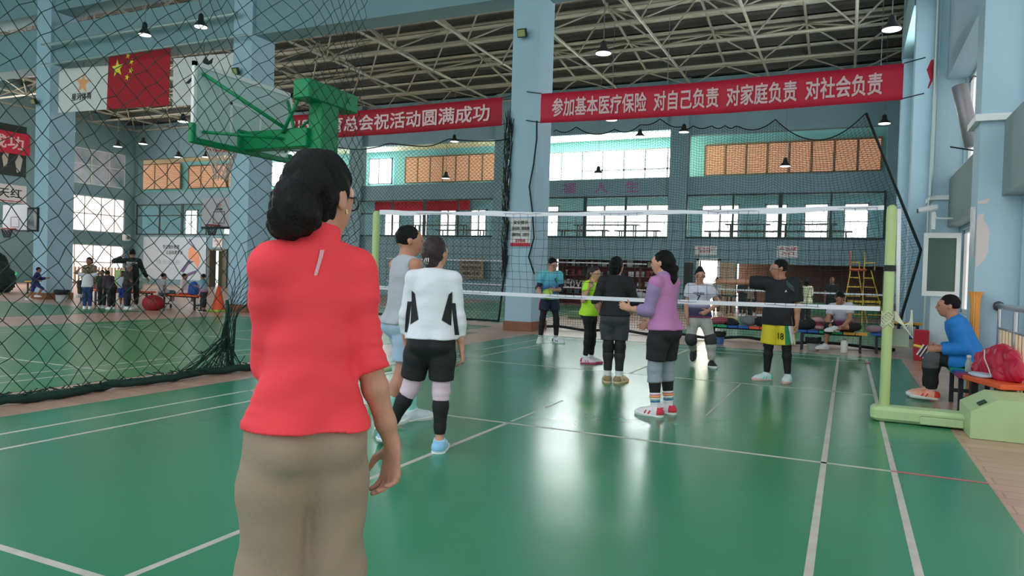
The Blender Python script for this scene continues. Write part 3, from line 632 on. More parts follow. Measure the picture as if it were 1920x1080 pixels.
# row of free-standing columns and the beam between the two halls
SKIRT = M('brown_skirting', (140, 88, 54), .5, var=.2)
for i, (x0, x1) in enumerate(((-4.72, -4.04), (-13.66, -12.95), (-22.7, -21.95), (-31.7, -31.0))):
    c = struct(B().box(x0, x1, 7.85, 8.75, 0, 12).build('wall_column_%d' % i, BLUE)); struct(B().box(x0-.03, x1+.03, 7.82, 8.78, .004, .22).build('baseboard_%d' % i, SKIRT))
struct(B().box(-62, 4.5, 7.95, 8.65, 7.95, 9.25).box(-62, 4.5, 7.95, 8.65, 9.75, 10.6).build('trim_15', TEAL))
b = B(); b.tube([(-22, 7.6, 8.5), (-13.3, 7.6, 8.5)], .06, 8).tube([(-22, 7.6, 7.85), (-12.9, 7.6, 7.85)], .04, 8); b.tube([(4.0, 7.3, 2.98), (4.0, 7.3, 12)], .035, 8).tube([(3.98, 7.3, 0), (3.98, 7.3, 2.9)], .02, 8)
struct(b.build('trim_19', M('galvanised_pipe', (170, 190, 188), .4, .5)))
# roofs
ROOF = M('roof_sheet', (232, 226, 210), .6, var=.1, vscale=.5); PUR = M('purlin', (84, 82, 74), .6)
b = B()
for k, y in enumerate(np.arange(8.2, 25.2, .28)): zr = 10.32+(25-y)*.14+(.05 if k % 2 else 0); b.box(-41, 5, y, y+.28, zr, zr+.06)
struct(b.build('ceiling', ROOF)); b = B()
for y in np.arange(8.6, 25, 1.1): zr = 10.32+(25-y)*.14-.03; b.box(-41, 5, y, y+.5, zr-.01, zr)
struct(b.build('ceiling_9', M('roof_band_grey', (96, 94, 86), .8)))  # flat dark grey bands alternating with the light roof sheet
b = B()
for y in np.arange(8.9, 25, 1.1): zr = 9.97+(25-y)*.14; b.box(-41, 5, y, y+.05, zr+.15, zr+.36).box(-41, 5, y, y+.12, zr+.15, zr+.17)
struct(b.build('ceiling_7', PUR))
struct(B().box(-62, 5, -3.5, 8.2, 11.4, 11.5).build('ceiling_8', TEAL))
# space frame under the roof
TUBE = M('truss_tube', (172, 166, 146), .5, var=.1, vscale=2); t = empty('roof_truss', (-18, 16, 10.0), label='cream painted steel tube space frame under the roof of the far hall', cat='roof truss')
XS = [2.65-3.25*i for i in range(14)]; YS = [9.9, 12.85, 15.8, 18.75, 21.7, 24.6]
TX = [4.27-3.25*i for i in range(14)]; TY = [8.45, 11.4, 14.33, 17.28, 20.2, 23.15]; zb = 9.9; ZT = lambda y: 9.98+(25-y)*.135
A1 = []; A2 = []
for y in YS: A1 += [((a, y, zb), (c, y, zb)) for a, c in zip(XS, XS[1:])]
for x in XS: A1 += [((x, a, zb), (x, c, zb)) for a, c in zip([8.9]+YS, YS+[24.9])]
keep(strands('bottom_chord', [p[0] for p in A1], [p[1] for p in A1], .052, TUBE, n=8), t)
A1 = []
for y in TY: A1 += [((a, y, ZT(y)), (c, y, ZT(y))) for a, c in zip(TX, TX[1:])]
for x in TX: A1 += [((x, a, ZT(a)), (x, c, ZT(c))) for a, c in zip(TY, TY[1:])]
keep(strands('top_chord', [p[0] for p in A1], [p[1] for p in A1], .05, TUBE, n=8), t)
for x in XS:
    for y in YS:
        for tx in TX:
            for ty in TY:
                if abs(tx-x) < 2.0 and abs(ty-y) < 1.8: A2.append(((x, y, zb), (tx, ty, ZT(ty))))
for tx in TX:
    for ty in TY: A2.append(((tx, ty, ZT(ty)), (tx, ty, ZT(ty)+.16)))
keep(strands('web_tube', [p[0] for p in A2], [p[1] for p in A2], .033, TUBE, n=6), t)
struct(B().box(4.08, 4.49, 7.44, 7.45, .1, 1.15).box(4.49, 4.5, 2.82, 7.44, .1, .88).build('trim_41', M('painted_wall_light', (214, 232, 236), .5)))  # pale panels painted in for window light on the lower wall
# ---------------------------------------------------------------- nets
CORD = M('net_cord_green', (14, 52, 40), .7); CORDK = M('net_cord_black', (16, 30, 28), .7); WCORD = M('net_cord_white', (225, 228, 225), .6)
def weave(fn, nu, nv, diamond, jig=0.0, rnd=None):
    rnd = rnd or random.Random(3); P = {}
    def pt(i, j):
        if (i, j) not in P: P[(i, j)] = fn((i+rnd.uniform(-jig, jig))/nu, (j+rnd.uniform(-jig, jig))/nv)
        return P[(i, j)]
    A = []; Bq = []
    if diamond:
        for i in range(nu+1):
            for j in range(nv+1):
                if (i+j) % 2: continue
                for di in (-1, 1):
                    if 0 <= i+di <= nu and j+1 <= nv: A.append(pt(i, j)); Bq.append(pt(i+di, j+1))
    else:
        for i in range(nu+1):
            for j in range(nv+1):
                if i < nu: A.append(pt(i, j)); Bq.append(pt(i+1, j))
                if j < nv: A.append(pt(i, j)); Bq.append(pt(i, j+1))
    return A, Bq
# big net beside the court, gathered into a bunch where it ends
t = empty('divider_net', (-4.2, -2, 0), label='dark green diamond mesh curtain net along the left sideline, foot rope on the floor', cat='net')
y0, y1, H1 = -6.2, 1.05, 6.8
def f1(u, v):
    y = y0+(y1-y0)*u; x = -4.17-.10*u+.05*math.sin(3*y+2*v)+.04*math.sin(9*v); z = .03+H1*v
    if y > -1.2: k = min(1, (y+1.2)/1.0); x += .42*k*k*(3-2*k)*min(1, max(0, z-1)/1.2)
    if y > -1.1: g = min(1, max(0, (1.75-z)/1.0)); y = y*(1-g)+(-1.1+.03*(y+1.1))*g
    return (x, y+.03*math.sin(7*v+5*u), z+.02*math.sin(11*u))
A, Bq = weave(f1, 66, 62, True, .22)
keep(strands('mesh', A, Bq, .0048, CORD), t)
A = []; Bq = []; rr = random.Random(5)
for k in range(46):   # gathered bunch with its tie
    a = rr.uniform(-.85, .22); p0 = V(-4.28+rr.uniform(-.04, .04), -1.08+a, .04); p1 = V(-4.31, -1.08+a*.14, .36+rr.uniform(-.1, .1)); p2 = V(-4.32+rr.uniform(-.015, .015), -1.09+rr.uniform(-.015, .015), .7+rr.uniform(-.05, .05))
    A += [p0, p1]; Bq += [p1, p2]
    q = p0+(p1-p0)*rr.random(); A.append(q); Bq.append(q+V(rr.uniform(-.03, .03), rr.uniform(-.14, .14), rr.uniform(-.1, .1)))
keep(strands('gathered_mesh', A, Bq, .006, CORD), t)
bb = B(); bb.tube([(-4.32, -1.1, .9), (-4.31, -1.09, .74), (-4.32, -1.09, .6)], [.02, .032, .022], 8); keep(bb.build('tie', CORD, smooth=True), t)
bb = B(); bb.tube([(-4.12-.1*(y+6.2)/6.7+.03*math.sin(5*y)+rr.uniform(-.015, .015), y, .05+rr.uniform(-.012, .012)) for y in np.arange(-6.2, .6, .12)], .045, 7); keep(bb.build('foot_rope', CORD, smooth=True), t)
A = []; Bq = []
for k in range(420):
    y = rr.uniform(-6.2, .55); p = V(-4.14-.1*(y+6.2)/6.7+rr.uniform(-.06, .06), y, .03+rr.random()*.07); A.append(p); Bq.append(p+V(rr.uniform(-.06, .06), rr.uniform(-.12, .12), rr.uniform(-.03, .04)))
keep(strands('slack_mesh', [a for a in A], [np.maximum(q, V(-99, -99, .01)) for q in Bq], .006, CORD), t)
# net behind, between the two columns
t = empty('divider_net', (-9, 8.6, 0), label='dark fine mesh net hanging left of the middle column, below the left red banner', cat='net')
def f2(u, v):
    x = -13.0+(7.6+.45*v)*u; d = .16*(1-(2*u-1)**2)*v
    return (x+(.0 if u < 1 else 0), 8.95+.10*math.sin(x*3.1)*(.3+v)+.05*math.sin(5*x+3*v), .12+(4.9-.12)*v-.12*v*abs(math.sin(6.3*u*2))-d*.3)
A, Bq = weave(f2, 140, 88, True, .15); keep(strands('mesh', A, Bq, .0042, CORDK), t)
bb = B(); bb.tube([f2(1, v) for v in np.linspace(0, 1, 14)], .028, 7).tube([f2(u, 0) for u in np.linspace(0, 1, 30)], .03, 6).tube([f2(u, 1) for u in np.linspace(0, 1, 40)], .015, 5); keep(bb.build('edge_rope', CORDK, smooth=True), t)
A = []; Bq = []
for k in range(190):
    zq = rr.uniform(1.2, 4.85); p = V(-4.74+rr.uniform(-.11, .1)*(.4+zq/8), 7.79+rr.uniform(-.04, .03), zq); A.append(p); Bq.append(p+V(rr.uniform(-.05, .05), rr.uniform(-.03, .03), rr.uniform(.15, .5)))
keep(strands('gathered_mesh', A, Bq, .010, CORDK), t)
# net to the right, behind the benches
t = empty('divider_net', (0, 8.9, 0), label='black mesh net strung in scallops behind the benches, thick edge rope slanting at right', cat='net')
hooks = [(-4.0, 4.95), (-3.4, 4.95), (-2.5, 4.88), (-1.85, 4.95), (-1.37, 5.04), (-.89, 4.82), (-.62, 4.83), (-.2, 4.8), (.1, 4.8), (.32, 4.8), (1.14, 4.88), (2.9, 4.9)]
def topz(x):
    for (xa, za), (xb, zb2) in zip(hooks, hooks[1:]):
        if xa <= x <= xb: u = (x-xa)/(xb-xa); return za+(zb2-za)*u-(.22*(xb-xa) if xb-xa > .6 else .09)*4*u*(1-u)*(1.35 if xb-xa > 1.5 else .8)
    return 4.9
def f3(u, v):
    x = -4.05+6.95*u; xe = 0
    if u > .72:
        k = (u-.72)/.28; zr = v*4.9
        ext = np.interp(zr, [0, .5, 2.0, 4.9], [.72, .78, 1.12, 0.02]); xe = ext*k*k
    z = .1+(topz(min(x, 2.89))-.1)*v
    return (x+xe, 8.9+.08*math.sin(2.3*x)+.05*math.sin(4*x+5*v), z)
A, Bq = weave(f3, 116, 82, False, .12); keep(strands('mesh', A, Bq, .0032, CORDK), t)
bb = B(); bb.tube([f3(1, v) for v in np.linspace(.02, 1, 16)], .03, 7).tube([f3(u, 1) for u in np.linspace(0, 1, 100)], .014, 5).tube([(f3(u, 0)[0], f3(u, 0)[1], .06+.03*math.sin(30*u)) for u in np.linspace(0, 1, 40)], .035, 6)
keep(bb.build('edge_rope', CORDK, smooth=True), t)
bb = B(); bb.tube([(-4.02, 7.8, 4.93), (-4.0, 7.78, 4.5), (-4.06, 7.78, 3.9), (-4.15, 7.78, 3.4), (-4.06, 7.8, 2.8), (-4.0, 7.8, 2.2), (-4.12, 7.8, 1.75), (-3.98, 7.84, 1.35)], .02, 6)
tag(bb.build('hanging_rope', CORDK, smooth=True), 'black rope dangling down the right edge of the middle column', 'rope')
# ---------------------------------------------------------------- volleyball net and its posts
LIME = M('post_lime_green', (184, 204, 138), .42, bump=.03, bscale=30, var=.08); LIMEB = M('post_light_green', (186, 212, 156), .45, var=.06)
NY = .2
t = empty('volleyball_net', (0, NY, 1.1), label='white taped volleyball net stretched across the court at head height', cat='net')
sag = lambda x: -.05*(1-(x/3.05)**2)
tp = B(); n = 60
def tape(zf, hh, th, wob):
    q = B(); vs = []; fs = []
    for i in range(n+1):
        x = -2.98+5.98*i/n; z = zf(x)+wob*math.sin(3.1*x+1.3*math.sin(5*x)); hw = hh*(1+.25*math.sin(4*x)*(wob > 0))
        for dy, dz in ((-th, -hw), (th, -hw), (th, hw), (-th, hw)): vs.append((x, NY+dy+.012*wob*50*math.sin(6*x), z+dz))
    for i in range(n):
        for k in range(4): fs.append((i*4+k, i*4+(k+1) % 4, i*4+4+(k+1) % 4, i*4+4+k))
    fs += [(0, 3, 2, 1), (n*4, n*4+1, n*4+2, n*4+3)]; return q.add(vs, fs)
TAPE = M('net_tape_white', (232, 230, 236), .6, bump=.2, bscale=30)
ztop = lambda x: 2.10+.8*sag(x); zbot = lambda x: 1.10+.35*sag(x)
keep(tape(ztop, .026, .006, .006).build('top_tape', TAPE, smooth='auto'), t); keep(tape(zbot, .022, .006, .0).build('bottom_tape', TAPE, smooth='auto'), t)
def f4(u, v): x = -2.95+5.9*u; return (x+.012*math.sin(9*v+20*u), NY+.02*math.sin(5*x+3*v), zbot(x)+(ztop(x)-zbot(x))*v-.02*math.sin(3.14*v))
A, Bq = weave(f4, 58, 10, False, .06); keep(strands('mesh', A, Bq, .0022, CORDK), t)
def post(x, sgn, label):
    t = empty('net_post', (x, NY, 0), label=label, cat='net post', group=None)
    b = B(); b.lathe([(.047, .09), (.047, 2.06), (.042, 2.1), (.02, 2.12)], (x, NY, 0), 20); keep(b.build('pole', LIME, smooth='auto'), t)
    b = B(); b.lathe([(.075, .12), (.075, .15), (.05, .155)], (x, NY, 0), 18); keep(b.build('pole_collar', LIMEB, smooth='auto'), t)
    if sgn < 0:
        keep(B().lathe([(.26, .005), (.26, .03), (.2, .05), (.06, .12)], (x, NY, 0), 24).build('base_plate', LIMEB, smooth='auto'), t)
        return t
    b = B(); xa, xb = (x-.12, x+.7) if sgn > 0 else (x-.7, x+.12); b.box(xa, xb, NY-.13, NY+.13, .012, .15, bev=.03); b.box(x+.3 if sgn > 0 else x-.66, (x+.66) if sgn > 0 else x-.3, NY-.15, NY-.13, .02, .1, bev=.008); keep(b.build('foot_beam', LIMEB), t)
    y0, y1 = NY-.3, NY+.32; prof = [(.66, .004), (.66, .24), (.86, .36), (1.17, .36), (1.17, .004)]; b = B(); b.prism([(x+sgn*p, z) for p, z in prof], y0-.2, y1-.1, 'xz'); bx = keep(b.build('weight_box', LIMEB), t)
    b = B(); b.box(x+sgn*.76-.035, x+sgn*.76+.035, NY-.42, NY-.29, .3, .315, Matrix.Rotation(-.54*sgn, 3, 'Y')); keep(b.build('handle_slot', M('dark_slot', (40, 55, 40), .6)), t)
    b = B(); b.tube([(x, NY, 1.47), (x, NY, 1.53)], .051, 16); keep(b.build('black_band', M('black_rubber', (20, 22, 22), .6)), t)
    b = B(); rg = random.Random(2)
    for k in range(7): b.tube([(x+.053*math.cos(a), NY+.053*math.sin(a), 1.06-.02*k+.02*math.sin(3*a+k)) for a in np.linspace(0, 6.28, 14)], .008, 5)
    for k in range(5): b.tube([(x+sgn*.06, NY-.03, 1.0+.02*k), (x+sgn*(.14+.02*k), NY-.06, .95-.03*k), (x+sgn*.2, NY-.05, .98+.03*k)], .009, 5)
    keep(b.build('tied_rope', M('tie_rope', (206, 204, 176), .8)), t)
    b = B(); b.box(x+sgn*.03, x+sgn*.2, NY+.1, NY+.2, .72, .9, bev=.01); keep(b.build('winch_plate', M('winch_grey', (136, 146, 132), .5)), t)
    b = B(); b.tube([(x+sgn*.06, NY, 2.08), (x+sgn*.07, NY, 1.6), (x+sgn*.085, NY, 1.0)], [.022, .022, .014], 6); keep(b.build('net_sleeve', TAPE, smooth=True), t)
    return t
post(3.07, 1, 'yellow-green volleyball post with weighted light green base box at the right sideline')
post(-3.03, -1, 'yellow-green volleyball post glimpsed behind the woman in red, left end of the net')
# net of the far hall with its post
t = empty('volleyball_net', (-9, 14, 1), label='distant net with two thin white tapes left of the middle column', cat='net')
b = B(); b.box(-12.4, -2.9, 13.98, 14.02, 1.75, 1.79); keep(b.build('top_tape', TAPE), t); b = B(); b.box(-12.4, -2.9, 13.98, 14.02, .95, .99); keep(b.build('bottom_tape', TAPE), t)
A, Bq = weave(lambda u, v: (-12.4+9.5*u, 14, .97+.8*v), 80, 7, False); keep(strands('mesh', A, Bq, .004, CORDK), t)
t = empty('net_post', (-4.9, 14, 0), label='pale green post on a square base beyond the man holding the ball', cat='net post'); b = B().cyl((-4.9, 14, .1), (-4.9, 14, 1.2), .06); keep(b.build('pole', LIME), t); b = B().box(-5.3, -4.5, 13.7, 14.3, .004, .22, bev=.03); keep(b.build('foot_beam', M('post_base_dull', (120, 150, 110), .6)), t)
t = empty('volleyball_net', (2, 17, 1), label='distant white net tape behind the yellow ladder chair and the plaid shirt', cat='net')
b = B(); b.box(-1.2, 3.9, 16.98, 17.02, 1.02, 1.07); keep(b.build('top_tape', TAPE), t); A, Bq = weave(lambda u, v: (-1.2+5.1*u, 17, .3+.75*v), 45, 7, False); keep(strands('mesh', A, Bq, .004, CORDK), t)
# ---------------------------------------------------------------- basketball stand seen from behind
BG = M('stand_green', (4, 136, 82), .42, spec=.35, bump=.02, bscale=20, var=.06)
t = empty('basketball_stand', (-3.3, .1, 0), label='bright green basketball stand with clear backboard behind the mesh, above the woman in red', cat='basketball stand')
b = B(); b.box(-5.305, -5.285, -.8, 1.0, 3.02, 4.02); gl = M('backboard_acrylic', (196, 220, 216), .35, spec=.3, alpha=.8); bo = keep(b.build('backboard', gl), t)
b = B(); b.box(-5.32, -5.27, -.84, 1.04, 3.98, 4.04).box(-5.32, -5.27, -.84, -.79, 3.2, 4.04).box(-5.32, -5.27, .99, 1.04, 3.2, 4.04); keep(b.build('board_frame', WHITE), t)
b = B(); b.box(-5.335, -5.255, -.87, 1.07, 2.95, 3.03, bev=.015).box(-5.335, -5.255, -.87, -.79, 3.0, 3.22, bev=.015).box(-5.335, -5.255, .99, 1.07, 3.0, 3.1, bev=.015); keep(b.build('bottom_pad', BG), t)
b = B()
for (ya, yb, za, zb2) in ((-.2, .4, 3.18, 3.2), (-.2, .4, 3.6, 3.64), (-.2, -.16, 3.18, 3.64), (.36, .4, 3.18, 3.64)): b.box(-5.284, -5.28, ya, yb, za, zb2)
keep(b.build('target_square', WHITE), t)
b = B(); b.box(-5.25, -4.1, .02, .24, 3.0, 3.26, bev=.012).box(-5.28, -5.24, -.06, .3, 2.98, 3.28); keep(b.build('arm', BG), t)
b = B(); b.box(-4.14, -3.9, .1, .46, .28, 3.63, bev=.012); keep(b.build('mast', BG), t)
b = B(); b.box(-4.16, -3.88, -.2, .86, 3.6, 3.86, bev=.015); keep(b.build('counterweight_bar', BG), t)
b = B(); b.tube([(-5.26, -.72, 3.9), (-4.45, .02, 3.25)], .025, 8).tube([(-5.26, .92, 3.9), (-4.45, .18, 3.25)], .025, 8).tube([(-5.26, -.7, 3.12), (-4.5, .0, 3.12)], .022, 8).tube([(-5.26, .9, 3.12), (-4.5, .2, 3.12)], .022, 8).tube([(-4.5, .0, 3.2), (-4.12, -.1, 3.66)], .025, 8).tube([(-4.5, .25, 3.24), (-4.13, .25, 3.5)], .02, 8); keep(b.build('brace', BG, smooth=True), t)
ORANGE = M('hoop_red', (200, 70, 60), .45)
b = B(); b.tube([(-5.75+.225*math.cos(a), .1+.225*math.sin(a), 3.05) for a in np.linspace(0, 6.283, 25)[:-1]], .012, 7, True); b.box(-5.54, -5.31, .02, .18, 3.02, 3.06); keep(b.build('hoop', ORANGE, smooth=True), t)
A = []; Bq = []
for j in range(5):
    for k in range(12):
        r = lambda q: .225-.028*q; p = lambda q, a: V(-5.75+r(q)*math.cos(a), .1+r(q)*math.sin(a), 3.05-.09*q); a0 = k*math.pi/6+(j % 2)*math.pi/12
        for s2 in (-1, 1): A.append(p(j, a0)); Bq.append(p(j+1, a0+s2*math.pi/12))
keep(strands('hoop_net', A, Bq, .008, M('hoop_net_pink', (222, 196, 190), .8)), t)
b = B(); b.box(-4.6, -3.6, -.1, .66, .004, .3, bev=.04); keep(b.build('base', BG), t)
# ---------------------------------------------------------------- banners, flag, posters
RB = M('banner_red', (206, 26, 58), .65, bump=.25, bscale=3, var=.08, vscale=1.5); RBD = M('banner_dark_red', (176, 18, 40), .7, bump=.2, bscale=3, var=.1, vscale=1.5); LET = M('banner_lettering', (236, 196, 196), .7)
def banner(label, p0, p1, y, z0, z1, txt, tx0, tx1, mat, bold=.035, letter=LET, dz=0, wav=.012, th=.3):
    nx, nz = 48, 4; wv = lambda x, z: y+wav*math.sin(2.3*x+.7*z)+wav*.6*math.sin(5.1*x+2*z); vs = []; fs = []
    zz = lambda x, v: z0+dz*(x-p0)/(p1-p0)+(z1-z0)*v-.04*math.sin(math.pi*(x-p0)/(p1-p0))
    for j in range(nz+1):
        for i in range(nx+1): x = p0+(p1-p0)*i/nx; vs.append((x, wv(x, j), zz(x, j/nz)))
    m = len(vs); vs += [(a, b_+.006, c) for a, b_, c in vs]
    for j in range(nz):
        for i in range(nx): k = j*(nx+1)+i; fs += [(k, k+1, k+nx+2, k+nx+1), (m+k, m+k+nx+1, m+k+nx+2, m+k+1)]
    for i in range(nx): fs += [(i, m+i, m+i+1, i+1), (nz*(nx+1)+i, nz*(nx+1)+i+1, m+nz*(nx+1)+i+1, m+nz*(nx+1)+i)]
    o = tag(mesh_obj('banner', vs, fs, mat, smooth=True), label, 'banner')
    h = (z1-z0); segs = txt.split(' '); tot = sum(len(s_) for s_ in segs)+.45*(len(segs)-1); cw = (tx1-tx0)/tot; x = tx0
    for s_ in segs:
        wd = cw*len(s_)-cw*.12
        text_on('lettering', s_, (x, 0, 0), (1, 0, 0), (0, 0, 1), wd, h*.62, letter, o, bold, fn=lambda P: np.array([(q[0], wv(q[0], 4*(.19+q[2]/h))-.022, zz(q[0], .5)-h*.31+q[2]) for q in P])); x += cw*(len(s_)+.45)
    return o
bn = banner('long red banner with white slogan strung from the middle column to the right wall', -3.95, 3.52, 7.85, 4.88, 5.57, '参加基本医疗保险 对自己负责 对家庭负责 对社会负责', -3.65, 3.2, RB)
b = B()
for x, s2 in ((-3.95, -1), (3.52, 1)):
    for z in (5.57, 4.9): b.tube([(x, 7.85, z), (x+s2*.35, 7.8, z+.06)], .012, 5)
b.build('tie_cord', M('tie_dark', (60, 60, 64), .7), bn)
bn = banner('dark red banner with white characters left of the middle column', -12.6, -4.98, 7.9, 4.9, 5.58, '川区体育总会祝活动圆满成功', -11.6, -5.25, RBD)
b = B()
for x, s2 in ((-12.6, -1), (-4.98, 1)):
    for z in (5.56, 4.92): b.tube([(x, 7.9, z), (x+s2*.36, 7.9, z+.05)], .012, 5)
b.build('tie_cord', M('tie_dark', (60, 60, 64), .7), bn)
STAR = M('star_yellow', (240, 226, 60), .6)
def star(c, r, y, a0, b):
    pts = [(c[0]+(r if k % 2 == 0 else r*.4)*math.sin(a0+k*math.pi/5), c[1]+(r if k % 2 == 0 else r*.4)*math.cos(a0+k*math.pi/5)) for k in range(10)]; b.prism(pts, y, y-.005, 'xz')
FLAG = M('flag_red', (178, 14, 34), .7, bump=.2, bscale=4, var=.12, vscale=1.2)
o = tag(B().prism([(-19.27, 6.27), (-16.45, 6.2), (-16.4, 8.16), (-19.22, 8.22)], 8.0, 7.985, 'xz').build('flag', FLAG), 'red flag with yellow stars hanging between the two left columns', 'flag')
b = B(); star((-18.78, 7.55), .3, 7.98, -.05, b)
for c, r in (((-18.3, 7.9), .11), ((-18.13, 7.7), .11), ((-18.15, 7.42), .11), ((-18.32, 7.22), .11)): star(c, r, 7.98, .3, b)
b.build('stars', STAR, o)
LG0 = M('cord_grey', (90, 96, 98), .7)
PW = M('banner_white', (226, 222, 218), .7, var=.04)
o = tag(B().prism([(-21.85, 6.35), (-19.35, 6.3), (-19.35, 7.72), (-21.85, 7.82)], 8.1, 8.08, 'xz').build('banner', PW), 'white banner with an orange star left of the red flag', 'banner')
b = B(); star((-20.6, 7.25), .38, 8.08, .12, b); b.build('star_emblem', M('emblem_orange', (244, 170, 110), .6), o)
INK = M('ink_black', (34, 32, 34), .7)
b = B()
for x in (-21.7, -20.6, -19.5): b.tube([(x, 8.09, 7.7), (x, 8.09, 7.97)], .012, 5)
b.build('hanging_cord', LG0, o)
text_on('lettering', '星河体育', (-21.15, 8.075, 6.7), (1, 0, 0), (0, 0, 1), 1.0, .24, INK, o, .03)
o = tag(B().prism([(-16.38, 6.2), (-13.9, 6.12), (-13.9, 7.58), (-16.38, 7.66)], 8.1, 8.08, 'xz').build('banner', PW), 'white banner with black figures right of the red flag, behind the backboard', 'banner')
b = B(); b.prism([(-15.85, 6.85), (-15.6, 7.0), (-15.5, 7.25), (-15.38, 7.25), (-15.36, 6.95), (-15.28, 6.75), (-15.4, 6.82), (-15.5, 6.95), (-15.7, 6.82)], 8.08, 8.075, 'xz'); b.prism([(-15.15, 7.45), (-15.0, 7.6), (-14.9, 7.42), (-14.7, 7.52), (-14.75, 7.35), (-15.0, 7.3)], 8.08, 8.075, 'xz'); b.build('black_figures', INK, o)
b = B()
for x in (-16.2, -15.1, -14.0): b.tube([(x, 8.09, 7.55), (x, 8.09, 7.97)], .012, 5)
b.build('hanging_cord', LG0, o)
text_on('lettering', '全民健身', (-15.2, 8.075, 6.6), (1, 0, 0), (0, 0, 1), 1.0, .22, INK, o, .03)
# things on the far-left wall
YW = -39.98
def ypanel(name, y0, y1, z0, z1, mat, label, cat, d=.04):
    return tag(B().box(YW, YW+d, y0, y1, z0, z1).build(name, mat), label, cat)
o = ypanel('poster', 14.5, 18.0, 6.0, 8.85, M('poster_dark', (40, 42, 40), .6, var=1, col2=(26, 44, 34), vscale=.7), 'dark poster high on the far-left wall behind the red banner', 'poster')
b = B()
for y, z, dy in ((16.8, 6.9, .25), (17.5, 6.7, .3), (15.6, 6.6, .4)): b.prism([(y, z-.5), (y+dy*.6, z-.4), (y+dy, z+.3), (y+.1, z+.55), (y-.1, z+.1)], YW+.04, YW+.05, 'yz')
b.build('printed_figures', M('poster_pale', (190, 190, 176), .7), o)
o = tag(B().box(YW+.25, YW+.28, 13.5, 18.05, 7.2, 8.4).build('banner', RB), 'short red banner end with white characters at the left edge, left of the first column', 'banner')
text_on('lettering', '圆满成功', (YW+.28, 14.1, 7.45), (0, 1, 0), (0, 0, 1), 3.6, .75, LET, o, .035)
o = ypanel('wall_scroll', 15.2, 18.05, 4.5, 5.5, PW, 'white scroll with black brush characters on the far-left wall', 'scroll')
text_on('lettering', '湖天红', (YW+.045, 15.8, 4.75), (0, 1, 0), (0, 0, 1), 2.0, .55, INK, o, .02); text_on('seal_line', '一一一', (YW+.045, 16.6, 4.55), (0, 1, 0), (0, 0, 1), 1.2, .06, M('seal_red', (200, 90, 90), .7), o)
def far_hoop(o0, rot, label, emblem, px):
    t = empty('basketball_hoop', o0, rot, label, 'basketball hoop')
    B().box(-.9, .9, -.03, .03, 0, 1.15).build('backboard', M('board_grey', (192, 190, 194), .6, var=.05), t)
    b = B()
    for a in ((-.3, .3, .14, .17), (-.3, .3, .58, .61), (-.3, -.27, .14, .61), (.27, .3, .14, .61)): b.box(a[0], a[1], -.036, -.03, a[2], a[3])
    b.build('target_square', M('target_dark', (92, 84, 88), .6), t)
    b = B().box(-.92, .92, -.05, .05, -.07, .02); b.build('bottom_pad', M('pad_black', (34, 32, 36), .6), t)
    b = B(); b.tube([(.23*math.cos(a), -.36+.23*math.sin(a), .06) for a in np.linspace(0, 6.283, 21)[:-1]], .02, 6, True).box(-.1, .1, -.15, -.03, .03, .09); b.build('hoop', ORANGE, t, smooth=True)
    A = []; Bq = []
    for j in range(4):
        for k in range(10):
            p = lambda q, a: V((.23-.03*q)*math.cos(a), -.36+(.23-.03*q)*math.sin(a), .06-.1*q); a0 = k*math.pi/5+(j % 2)*math.pi/10
            for s2 in (-1, 1): A.append(p(j, a0)); Bq.append(p(j+1, a0+s2*math.pi/10))
    strands('hoop_net', A, Bq, .012, M('hoop_net_grey', (60, 60, 66), .8), t)
    b = B().box(min(0, px), max(0, px), .04, .14, .2, .3).box(-.3, .3, .03, .09, .1, .5); b.build('bracket', M('bracket_dark', (50, 52, 56), .5), t); B().cyl((px, .09, -o0[2]), (px, .09, .6), .08).build('pole', M('bracket_dark', (50, 52, 56), .5), t)
    if emblem:
        b = B(); star((0, .86), .16, -.031, .2, b); b.build('star_emblem', M('emblem_dull', (170, 120, 110), .6), t); text_on('lettering', '体育', (-.2, -.031, .64), (1, 0, 0), (0, 0, 1), .4, .1, INK, t, .03)
    return t
far_hoop((-19.57, 13.0, 2.82), 0, 'grey basketball backboard with a dark net just left of the second column', True, 2.1)
far_hoop((-31.2, 12.3, 2.62), 0, 'pale basketball backboard at the left edge, beside the first column', False, 1.9)
o = tag(B().box(-22.95, -16.6, 27.85, 27.88, 4.85, 5.55).build('banner', RB), 'red banner inside the far balcony, above the head of the man in the grey vest', 'banner')
text_on('lettering', '热烈祝贺比赛圆满成功', (-22.4, 27.85, 5.05), (1, 0, 0), (0, 0, 1), 5.4, .32, M('banner_gold', (214, 60, 60), .7), o, .03)
b = None
for ch_, x in (('福', -9.95), ('人', -8.35), ('生', -6.85)): struct(text_on('trim_40', ch_, (x, 25, 5.3), (1, 0, 0), (0, 0, 1), .66, .52, M('wall_letter_purple', (160, 104, 150), .6), None, .03, out=.02))
# notices
def notice(label, x0, x1, z0, z1, y, lines, base, ink, cat='notice'):
    o = tag(B().box(x0, x1, y-.015, y, z0, z1).build('notice', base), label, cat); n = len(lines); h = (z1-z0)/(n+.6)
    for i, (tx, wd) in enumerate(lines):
        w_ = (x1-x0)*wd; text_on('lettering', tx, ((x0+x1)/2-w_/2, y-.015, z1-(i+1.1)*h+h*.12), (1, 0, 0), (0, 0, 1), w_, h*.62, ink[i] if isinstance(ink, list) else ink, o, .03)
    return o
o = notice('white safety notice taped on the middle column', -4.62, -4.1, 2.0, 2.66, 7.84, [('安全提示', .72), ('运动有风险，锻炼需谨慎', .88), ('请做好热身，注意安全', .88), ('爱护场地', .5)], PW, [INK, INK, INK, M('notice_red', (190, 30, 50), .6)])
B().box(-4.62, -4.1, 7.82, 7.825, 2.0, 2.08).build('red_strip', M('notice_red', (190, 30, 50), .6), o)
